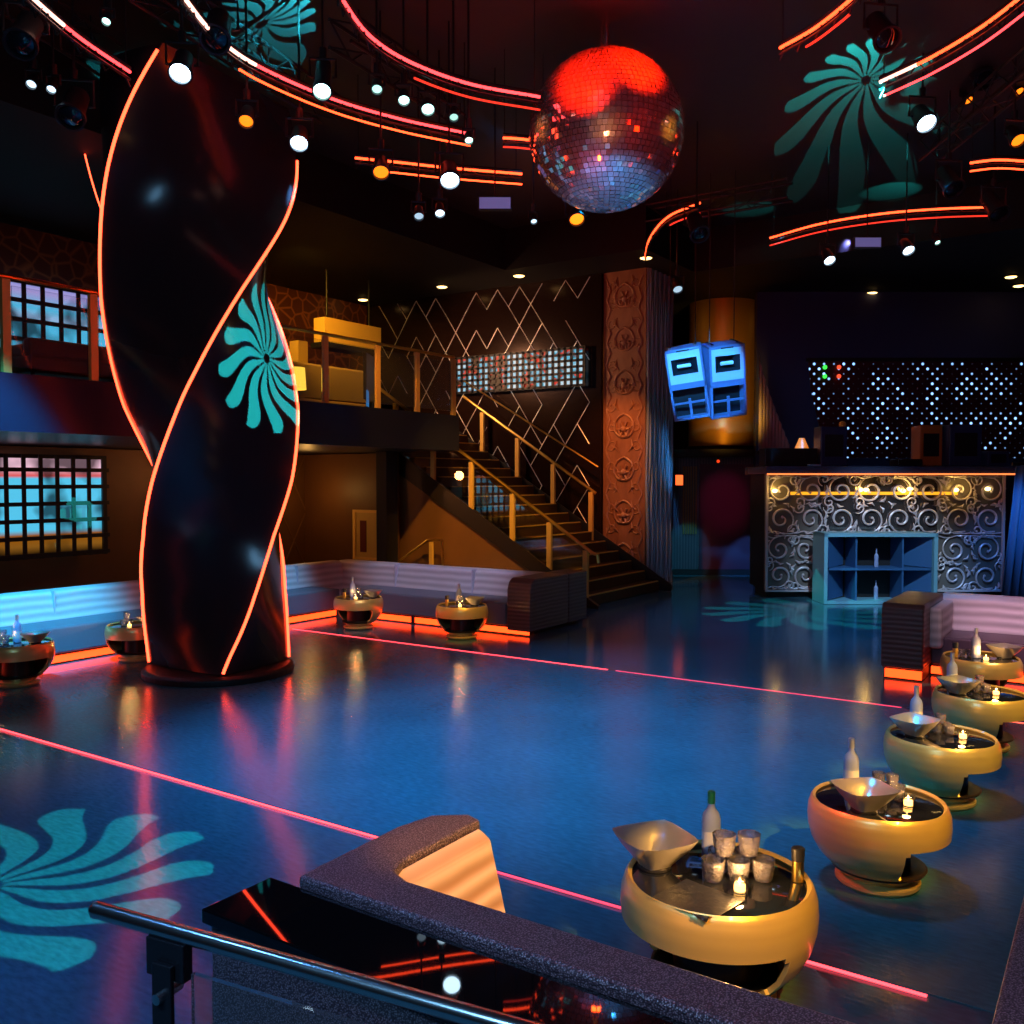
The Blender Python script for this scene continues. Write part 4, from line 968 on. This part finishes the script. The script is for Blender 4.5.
NAP = pbr('black_napkin', (.02, .022, .03), .35, bump=.2)
def put(parts, name, label, cat, t, dx, dy, rz=0, s=1, z=None, group=None, cam_frame=True):
    """offsets are along the view's right (dx) and away from the viewer (dy)"""
    off = Matrix.Rotation(YAW, 3, 'Z') @ Vector((dx, dy, 0))
    zt = .424 * t.scale[0] if z is None else z
    o = thing(name, label, cat, (t.location.x + off.x, t.location.y + off.y, zt), rz, group); o.scale = (s, s, s)
    for nm, me in parts: link(nm, me, o)
    return o
ORD = {1: ['only one'], 2: ['left one', 'right one'], 3: ['front left', 'front right', 'rear'], 4: ['front left', 'front right', 'rear left', 'rear right'], 5: ['front left', 'front middle', 'front right', 'rear left', 'rear right']}
def glasses(t, spots, where, group, s=1.0):
    for k, (dx, dy, lv) in enumerate(spots):
        off = Matrix.Rotation(YAW, 3, 'Z') @ Vector((dx, dy, 0))
        o = link('glass_tumbler', TUM, None, (t.location.x + off.x, t.location.y + off.y, .424 * t.scale[0] + lv * .0685 * s), (0, 0, k * .3)); o.scale = (s, s, s)
        same = [q for q in spots if q[2] == lv]; mx_ = sum(q[0] for q in same) / len(same); my_ = sum(q[1] for q in same) / len(same)
        rk = sorted(same, key=lambda q: (round((q[1] - my_) / .03), q[0])).index(spots[k]); words = ORD[len(same)][rk]
        tag(o, 'cut glass tumbler, %s in the %s layer, %s' % (words, 'top' if lv else 'bottom', where), 'glass', group)
def dress(t, where, bk, bt, gl, cd, cad=None, nap=True, bs=1.0, gs=1.0, cap=None, power=3):
    put(BK, 'ice_bucket', 'square flared steel ice bowl on the ' + where, 'ice bowl', t, bk[0], bk[1], bk[2], bs)
    parts = BOT if cap is None else [BOT[0], ('cap', CAPB), BOT[2]]
    put(parts, 'vodka_bottle', 'frosted clear bottle on the ' + where, 'bottle', t, bt[0], bt[1], 0, 1.0)
    glasses(t, gl, where, 'tumblers on the ' + where, gs)
    c = put(CAN, 'tea_light', 'lit tea light in a glass cup on the ' + where, 'candle', t, cd[0], cd[1], 0, 1.0)
    point('candle_light', c.location + Vector((0, 0, .075)), (1, .5, .15), power, .02)
    if cad: put(CAD, 'menu_holder', 'gold and black cylinder on the ' + where, 'holder', t, cad[0], cad[1], 0, 1.0)
    if nap:
        off = Matrix.Rotation(YAW, 3, 'Z') @ Vector((nap[0], nap[1], 0)) if isinstance(nap, tuple) else Vector((0, 0, 0))
        q = MB().box(-.14, .14, -.1, .1, 0, .004).mesh('napkin', NAP)
        o = link('black_napkin', q, None, (t.location.x + off.x, t.location.y + off.y, .424 * t.scale[0] - .0005), (0, 0, YAW + .7)); tag(o, 'black napkin lying flat on the ' + where, 'napkin')
G6 = [(-.075, -.03, 0), (0, -.035, 0), (.075, -.03, 0), (-.04, .04, 0), (.04, .04, 0), (-.035, 0, 1), (.04, .0, 1)]
def sh(G, dx, dy): return [(a + dx, b_ + dy, c) for a, b_, c in G]
t1 = table(-1.36, 3.54, R(0), 'nearest gold pot table with a wide dark opening facing the foreground booth', 1.12)
t1.rotation_euler.z = YAW - R(44)
dress(t1, 'nearest pot table', (-.24, .12, YAW + .4), (.02, .22), sh([(a * 1.36, b * 1.36, c) for a, b, c in G6], .08, .03), (.06, -.12), (.32, -.02), None, 1.15, 1.28, None, 8)
def drape(t, dx, dy, rot, side):
    m = MB(); n = 22; sc = t.scale[0]; off = Matrix.Rotation(YAW, 3, 'Z') @ Vector((dx, dy, 0))
    for i in range(n + 1):
        for j in range(n + 1):
            p = Matrix.Rotation(YAW + rot, 3, 'Z') @ Vector(((i / n - .5) * side, (j / n - .5) * side, 0)) + off
            r = math.hypot(p.x, p.y); r1, r2 = .312 * sc, .350 * sc; zt = .424 * sc + .004; zr = .443 * sc + .004
            if r <= r1: q = (p.x, p.y, zt)
            elif r <= r2: q = (p.x, p.y, zt + (zr - zt) * (r - r1) / (r2 - r1))
            else: k = (r2 + .012) / r; q = (p.x * k, p.y * k, zr - (r - r2))
            m.v.append((q[0] + t.location.x, q[1] + t.location.y, q[2]))
    for i in range(n):
        for j in range(n): a = i * (n + 1) + j; m.f.append((a, a + n + 1, a + n + 2, a + 1))
    return centred(m.build('black_napkin', NAP, None, smooth=True))
tag(drape(t1, -.13, -.2, PI / 4, .27), 'black napkin with one corner hanging over the rim of the nearest pot table', 'napkin')
t2 = table(-1.05, 5.0, YAW + R(75), 'second gold pot table, lit red on its left side, opening to the right', 1.0)
dress(t2, 'second pot table', (-.12, -.12, YAW + .2), (-.08, .17), [(.0, .12, 0), (.075, .11, 0), (.14, .08, 0), (.04, .05, 0), (.11, .02, 0), (.04, .1, 1), (.1, .07, 1)], (.13, -.06), None, None, 1.05, .9, 1)
t3 = table(-.98, 6.5, YAW + R(72), 'third gold pot table from the front on the right', 1.0)
dress(t3, 'third pot table', (-.16, .03, YAW + .6), (-.07, .22), [(.02, .16, 0), (.09, .13, 0), (.02, .1, 0), (.08, .06, 0), (.05, .12, 1)], (.12, -.04), None, None, 1.0, .9, 1)
t4 = table(-.93, 8.0, YAW + R(70), 'fourth gold pot table from the front on the right', 1.0)
dress(t4, 'fourth pot table', (-.18, .0, YAW + .3), (-.13, .2), [(.0, .14, 0), (.07, .12, 0), (.0, .07, 0), (.07, .05, 0), (.04, .1, 1)], (.1, -.04), None, None, 1.0, .9, 1)
t5 = table(-1.12, 9.62, YAW + R(30), 'fifth gold pot table, in front of the pinkish right banquette', 1.0)
dress(t5, 'fifth pot table', (.22, .0, YAW + .3), (-.05, .0), [(-.13, .1, 0), (-.06, .1, 0), (.02, .1, 0)], (-.02, -.13), (-.22, .05), None, 1.0, .9, 1)
gl4 = [(-.03, -.02, 0), (.04, -.02, 0), (.005, .05, 0), (.005, 0, 1)]
l1 = table(-9.05, 9.6, YAW - R(30), 'gold pot table in the corner of the left banquette', 1.0)
dress(l1, 'corner pot table', (.2, .05, .3), (-.1, .1), sh(gl4, .0, .0), (-.02, -.12), (-.2, .0), None, .9, 1, 1)
l2 = table(-7.35, 9.78, YAW - R(12), 'yellow lit gold pot table before the far banquette arm', 1.0)
dress(l2, 'pot table by the far arm', (.17, .05, .3), (-.05, .12), sh(gl4, -.02, .0), (-.02, -.12), (-.2, .0), None, .9, 1, 1)
l3 = table(-9.62, 6.45, YAW + R(25), 'gold pot table half hidden behind the foot of the twisted column', .95)
dress(l3, 'pot table behind the twisted column', (.17, .0, .3), (.03, .2), sh(gl4, -.1, .0), (-.02, -.12), (-.16, .12), None, .9, 1, 1)
l4 = table(-9.45, 4.98, YAW + R(10), 'silver blue lit pot table at the left edge', 1.0)
dress(l4, 'pot table at the left edge', (.17, .03, .3), (-.03, .06), sh(gl4, -.15, .0), (-.2, -.12), None, None, .9, 1, 1)

# ------------------------------------------------------------------ mirror ball
bc = at_d(606, 132, 10.0); BR = .84
mbp = thing('mirror_ball', 'large mirror ball hanging over the dance floor lit red on top', 'mirror ball', tuple(bc))
def facet_mat():
    m, nt, b = nmat('mirror_facets')
    out = nt.nodes['Material Output']
    b.inputs['Base Color'].default_value = (.9, .88, .9, 1); b.inputs['Metallic'].default_value = 1; b.inputs['Roughness'].default_value = .05
    b2 = nt.nodes.new('ShaderNodeBsdfPrincipled'); b2.inputs['Base Color'].default_value = (.8, .8, .82, 1); b2.inputs['Metallic'].default_value = .6; b2.inputs['Roughness'].default_value = .5
    mx = nt.nodes.new('ShaderNodeMixShader'); mx.inputs[0].default_value = .24
    nt.links.new(b.outputs[0], mx.inputs[1]); nt.links.new(b2.outputs[0], mx.inputs[2]); nt.links.new(mx.outputs[0], out.inputs[0]); return m
random.seed(11); m = MB(); rows = 46
for j in range(1, rows - 1):
    a0 = PI * j / rows; a1 = PI * (j + 1) / rows; am = (a0 + a1) / 2; nn = max(6, int(2 * PI * math.sin(am) / (PI / rows)))
    for i in range(nn):
        b0 = 2 * PI * (i + .05) / nn; b1 = 2 * PI * (i + .95) / nn; a0_ = a0 + .0035; a1_ = a1 - .0035; bm_ = (b0 + b1) / 2
        q = []
        tx, ty = random.gauss(0, .0013), random.gauss(0, .0013)
        for aa_, bb in ((a0_, b0), (a0_, b1), (a1_, b1), (a1_, b0)):
            off = tx * (1 if aa_ == a0_ else -1) + ty * (1 if bb == b0 else -1)
            r_ = BR + off; q.append((r_ * math.sin(aa_) * math.cos(bb), r_ * math.sin(aa_) * math.sin(bb), r_ * math.cos(aa_)))
        n0 = len(m.v); m.v += q; m.f.append((n0, n0 + 3, n0 + 2, n0 + 1))
me = bpy.data.meshes.new('mirror_tiles'); me.from_pydata(m.v, [], m.f); me.materials.append(facet_mat()); link('mirror_tiles', me, mbp)
MB().sphere((0, 0, 0), BR - .012, 48, 32).build('core', pbr('ball_grout', (.08, .07, .07), .5), mbp, smooth=True)
MB().lathe([(BR - .03, .09), (BR + .03, .08), (BR + .05, .03), (BR + .22, .03)], 20).build('top_collar', steel, mbp)
MB().cyl((0, 0, BR + .2), (0, 0, 7.0 - bc.z), .014).build('hanging_rod', steel, mbp); MB().cyl((-.06, 0, BR + .02), (-.06, 0, BR + .3), .012).build('safety_cable', steel, mbp)

# ------------------------------------------------------------------ ceiling neon arcs on slim trusses
truss_m = pbr('truss_black', (.03, .03, .035), .35, .5)
def neon_arc(pts, z, drop, label, mats=(led, led), gap2=(0, 1), lower=True, hot=None):
    P = [at_z(px, py, z) for px, py in pts]; Q = crom(P, 12); c = Q[len(Q) // 2]
    t = thing('neon_arc', label, 'neon light', (c.x, c.y, z))
    loc = [q - Vector((c.x, c.y, z)) for q in Q]
    if hot:
        k = int(len(loc) * hot[1]); a = loc[:k + 1] if hot[0] == 0 else loc[k:]; b_ = loc[k:] if hot[0] == 0 else loc[:k + 1]
        MB().tube(a, .017, 8).build('light_tube', led_hot, t, smooth=True)['label'] = 'whiter hot part of the tube'
        MB().tube(b_, .015, 8).build('light_tube', mats[0], t, smooth=True)
    else: MB().tube(loc, .015, 8).build('light_tube', mats[0], t, smooth=True)
    i0, i1 = int(len(loc) * gap2[0]), max(2, int(len(loc) * gap2[1]))
    if lower: MB().tube([q - Vector((0, 0, drop)) for q in loc[i0:i1]], .011, 8).build('lower_light_tube', mats[1], t, smooth=True)
    out = [q + Vector((0, 0, .035)) for q in loc]
    MB().tube(out, .02, 6).build('top_rail', truss_m, t)
    MB().tube([q - Vector((0, 0, drop * .5)) for q in loc], .014, 6).build('middle_rail', truss_m, t)
    MB().tube([loc[k] + Vector((0, 0, .03 if (k // 3) % 2 else -drop)) for k in range(0, len(loc), 3)], .008, 5).build('bracing', truss_m, t)
    for k in (1, len(loc) - 2): MB().cyl(loc[k] + Vector((0, 0, .03)), loc[k] + Vector((0, 0, 7.0 - z if c.x > -10.2 else 6.2 - z)), .006, 5).build('hanger_wire', truss_m, t)
ledo = emis('neon_orange', (1, .05, .012), 7); ledr = emis('neon_dim', (1, .04, .02), 1.3); ledp = emis('neon_pink', (1, .045, .05), 4.5)
neon_arc([(15, -22), (35, 0), (80, 38), (130, 72)], 6.0, .14, 'white to red neon arc at the top left corner', (ledp, ledr), lower=False, hot=(0, .55))
neon_arc([(172, -20), (186, 0), (215, 35), (256, 65), (330, 98), (400, 119), (470, 134)], 6.0, .13, 'long neon arc sweeping from the top left towards the mirror ball', (ledp, ledo), (.45, 1), hot=(0, .5))
neon_arc([(335, -20), (343, 0), (370, 36), (410, 62), (470, 84), (540, 97)], 6.0, .13, 'pink neon arc ending left of the mirror ball', (ledp, ledr), (.62, 1))
neon_arc([(355, 158), (395, 162), (450, 168), (522, 174)], 6.0, .13, 'low double neon bar behind the orange lamp on the left', (ledo, ledo), (.2, 1))
neon_arc([(503, 138), (520, 139), (545, 142)], 6.0, .1, 'short neon stub touching the mirror ball at the left', (ledo, ledr))
neon_arc([(645, 258), (650, 238), (668, 217), (700, 203)], 6.0, .14, 'curled neon arc right below the mirror ball', (ledo, ledr), (.7, 1))
neon_arc([(770, 238), (820, 224), (880, 214), (940, 209), (1000, 207)], 6.0, .12, 'wide flat neon arc below the round teal light spots', (ledo, ledr))
neon_arc([(780, 48), (815, 28), (850, 0), (868, -20)], 6.2, .12, 'short steep neon arc at the top right of the mirror ball', (ledo, ledr), (.25, .7))
neon_arc([(880, 82), (930, 58), (980, 28), (1022, -4), (1050, -28)], 6.2, .16, 'bright neon arc crossing the teal swirl at the top right', (ledo, ledp), (.03, .9), hot=(0, .2))
neon_arc([(970, 163), (1000, 160), (1045, 163)], 6.0, .10, 'neon bar at the right edge under the orange lamp', (ledo, ledo))

# box trusses
def box_truss(a, b_, label, w=.28):
    a = Vector(a); b_ = Vector(b_); d = b_ - a; L = d.length; q = d.to_track_quat('X', 'Z').to_matrix().to_4x4()
    t = thing('lighting_truss', label, 'truss', tuple(a)); t.rotation_euler = q.to_euler()
    for y in (-w / 2, w / 2):
        for z in (-w / 2, w / 2): MB().cyl((0, y, z), (L, y, z), .02, 8).build('chord', truss_m, t)
    m = MB(); k = 0; st_ = .35; n = int(L / st_)
    for k in range(n):
        x = k * st_; s = 1 if k % 2 else -1
        for y in (-w / 2, w / 2): m.cyl((x, y, -s * w / 2), (x + st_, y, s * w / 2), .01, 5)
        for z in (-w / 2, w / 2): m.cyl((x, -s * w / 2, z), (x + st_, s * w / 2, z), .01, 5)
    m.build('braces', truss_m, t)
    inv = q.inverted()
    for x in (.3, L - .3):
        m = MB()
        up = inv.to_3x3() @ Vector((0, 0, 1)); p = Vector((x, 0, 0)); top = (6.98 - (a + (d * (x / L))).z); m.cyl(p, p + up * top, .012, 5); m.build('suspension_cable', truss_m, t)
box_truss(at_z(-40, -40, 6.65), at_z(110, 60, 6.65), 'black box truss at the top left corner')
box_truss(at_z(140, -20, 6.65), at_z(330, 110, 6.65), 'black box truss over the twisted column')
box_truss(at_z(340, 30, 6.65), at_z(455, 105, 6.65), 'black truss carrying the row of small teal lights')
box_truss(at_z(650, 215, 6.65), at_z(790, 190, 6.65), 'black truss between mirror ball and teal light spots')
box_truss(at_z(930, 150, 6.65), at_z(1060, 40, 6.65), 'black truss at the top right edge')

# ------------------------------------------------------------------ stage lights
def stage_light(px, py, D, tgt, col, strength, label, r=.10, L=.30, yoke=True, lit=True, top=None):
    p = at_d(px, py, D); tgt = Vector(tgt); d = (tgt - p).normalized()
    t = thing('stage_light', label, 'stage light', tuple(p))
    q = d.to_track_quat('Z', 'Y').to_matrix().to_4x4()
    back = -L
    MB().lathe([(back, r * .5), (back + .03, r * .8), (-.12, r * .85), (-.04, r * 1.05), (0, r * 1.05), (0, r * .9), (-.03, r * .85)], 20, q, cap=False).build('body', dk_plastic, t, smooth=True)
    MB().lathe([(back - .001, .001), (back, r * .5)], 20, q, cap=False).build('rear_cap', dk_plastic, t)
    MB().lathe([(-.03, r * .86), (-.012, r * .6), (-.004, .001)], 20, q, cap=False).build('lens', emis('lens_%.2f_%.2f_%.2f_%.0f' % (*col, strength), col, strength) if lit else dark_glass, t, smooth=True)
    c = q.to_3x3() @ Vector((0, 0, -L * .5)); ax = Vector((0, 0, 1)).cross(d); 
    if ax.length < .2: ax = Vector((1, 0, 0))
    ax.normalize(); ht = r * 1.9
    top = (7.0 if p.x > -10.2 else 6.2) if top is None else top
    tp = min(p.z + .75, top)
    MB().tube([c + ax * r * 1.0, c + ax * r * 1.35, c + ax * r * 1.35 + Vector((0, 0, ht)), c - ax * r * 1.35 + Vector((0, 0, ht)), c - ax * r * 1.35, c - ax * r * 1.0], .014, 6).build('yoke', truss_m, t)
    MB().cyl(c + Vector((0, 0, ht)), c + Vector((0, 0, top - p.z - c.z)), .012, 6).cyl(c + Vector((0, 0, ht)), c + Vector((0, 0, ht + .1)), .035, 10).build('clamp_pole', truss_m, t)
    return t
def toward_view(px, py, D, dx=.3, dz=-2.4, dd=-2.0):
    p = at_d(px, py, D); return p + RT * dx + Vector((0, 0, dz)) + Vector((FW.x, FW.y, 0)) * dd
BW = (.55, .8, 1.0); TW = (.5, 1, .85); OR = (1, .17, .006)
SL_ = [
 (180, 74, 8.4, BW, 14, 'brightest blue white stage light above the twisted column', .105, .34),
 (322, 92, 8.6, TW, 8, 'dark stage light with a teal lens under the long neon arc', .09, .55),
 (299, 144, 9.2, BW, 12, 'blue white stage light at the top of the right spiral strip', .095, .26),
 (381, 173, 9.6, OR, 2.5, 'orange lamp with a round glowing lens left of the mirror ball', .09, .26),
 (450, 181, 9.8, BW, 12, 'blue white stage light left of the mirror ball', .11, .3),
 (440, 214, 10.5, BW, 4, 'small pale stage light hanging lower left of the mirror ball', .06, .2),
 (246, 122, 8.8, OR, 2.0, 'amber lamp on the right shoulder of the twisted column', .075, .24),
 (577, 220, 11.3, OR, 3.2, 'glowing orange lamp right under the mirror ball', .10, .2),
 (927, 124, 10.5, BW, 12, 'blue white stage light below the bright top right neon arc', .12, .3),
 (1019, 141, 10.5, OR, 2.2, 'orange lamp at the right edge', .09, .26),
 (830, 261, 13.5, BW, 8, 'blue light at the left below the wide flat neon arc', .09, .24),
 (909, 251, 13.0, BW, 8, 'blue light at the right below the wide flat neon arc', .09, .24),
 (404, 101, 9.0, TW, 4, 'second small teal light in the row under the pink arc', .06, .18),
 (428, 110, 9.2, TW, 5, 'third small teal light in the row under the pink arc', .07, .18),
 (377, 90, 8.8, TW, 1.5, 'first and dimmest small teal light in the row under the pink arc', .055, .18),
 (454, 118, 9.4, TW, 1, 'dim last small light in the row under the pink arc', .05, .18),
 (469, 141, 9.4, TW, 5, 'tiny teal light at the right end of the long neon arc', .045, .14),
 (106, 22, 8.0, TW, 4, 'tiny white green light beside the top left neon arc', .04, .16),
 (31, 85, 8.5, BW, 2, 'tiny white light high at the left, left one of two', .05, .18),
 (51, 90, 8.5, BW, 3, 'tiny white light high at the left, right one of two', .045, .2),
 (969, 101, 11.5, OR, 1.8, 'faint amber lamp right of the bright blue white top right light', .06, .2),
 (1020, 92, 11.5, OR, 1.8, 'faint red lamp at the right edge above the orange lamp', .06, .2),
 (938, 243, 13.4, TW, 3, 'tiny green white light right below the wide neon arc', .045, .16),
 (534, 222, 12.0, BW, 2.5, 'tiny pale light left under the mirror ball', .045, .16),
 (678, 290, 15.5, BW, .8, 'dim blue box light above the hanging speakers', .09, .2),
 (419, 217, 10.5, BW, .7, 'dim blue grey stage light left of the small pale one', .06, .2),
]
for px, py, D, c, s, lab, r_, L_ in SL_:
    stage_light(px, py, D, toward_view(px, py, D), c, s, lab, r_, L_)
# unlit movers
for px, py, D, lab in ((70, 118, 8.6, 'unlit blue tinted stage light left of the column top'), (215, 40, 8.0, 'large dark moving light over the twisted column'), (888, 40, 9.0, 'large dark red moving light above the teal swirl'),
                       (20, 45, 7.6, 'dark teal tinted stage light in the top left corner'), (985, 80, 11, 'dark stage light on the top right truss'), (955, 190, 11.5, 'dark stage light above the right neon bar'), (700, 235, 12.5, 'dark stage light inside the curled neon arc'), (1000, 215, 12, 'dark stage light right of the wide neon arc')):
    stage_light(px, py, D, toward_view(px, py, D), BW, 0, lab, .13, .42, lit=False)
# flat little wash panels
for px, py, D, lab in ((495, 204, 11.0, 'small lavender panel light left of the mirror ball'), (867, 243, 13.4, 'small lavender panel light under the wide neon arc')):
    p = at_d(px, py, D); t = thing('panel_light', lab, 'panel light', tuple(p), YAW)
    MB().box(-.2, .2, -.04, .04, -.08, .08).build('housing', dk_plastic, t, bevel=.006); MB().box(-.185, .185, -.048, -.04, -.065, .065).build('lens', emis('panel_lav', (.25, .22, .6), .35), t)
    MB().cyl((0, 0, .08), (0, 0, 7.0 - p.z), .01, 6).build('hanger', truss_m, t)
# recessed downlights
DLs = [(519, 275, 'over the stair wall beneath the orange lamp'), (504, 302, 'upper one over the left part of the stair wall'), (350, 317, 'leftmost over the balcony gold bulkhead'), (376, 317, 'second over the balcony gold bulkhead'),
       (424, 310, 'over the balcony television, larger one'), (435, 318, 'over the balcony television, lower small one'), (363, 299, 'over the balcony bulkhead, higher and nearer'), (442, 286, 'over the balcony right end, nearest'), (576, 292, 'upper one left of the pilaster'),
       (573, 297, 'lower one left of the pilaster'), (646, 257, 'over the pilaster'), (739, 303, 'right of the gold drum column'), (872, 292, 'over the dj booth, left of a pair'), (885, 301, 'over the dj booth, right of a pair'), (1011, 276, 'at the right edge, upper one'), (1019, 285, 'at the right edge, lower one')]
warm_l = emis('downlight_warm', (1, .62, .2), 5)
for px, py, lab in DLs:
    p = at_z(px, py, 6.2); t = thing('recessed_downlight', 'small warm recessed ceiling light ' + lab, 'downlight', (p.x, p.y, 6.2))
    MB().lathe([(-.02, .13), (0, .14)], 20).build('trim_ring', black, t); MB().lathe([(-.045, .05), (-.03, .1), (-.021, .11)], 20).build('lens', warm_l, t)
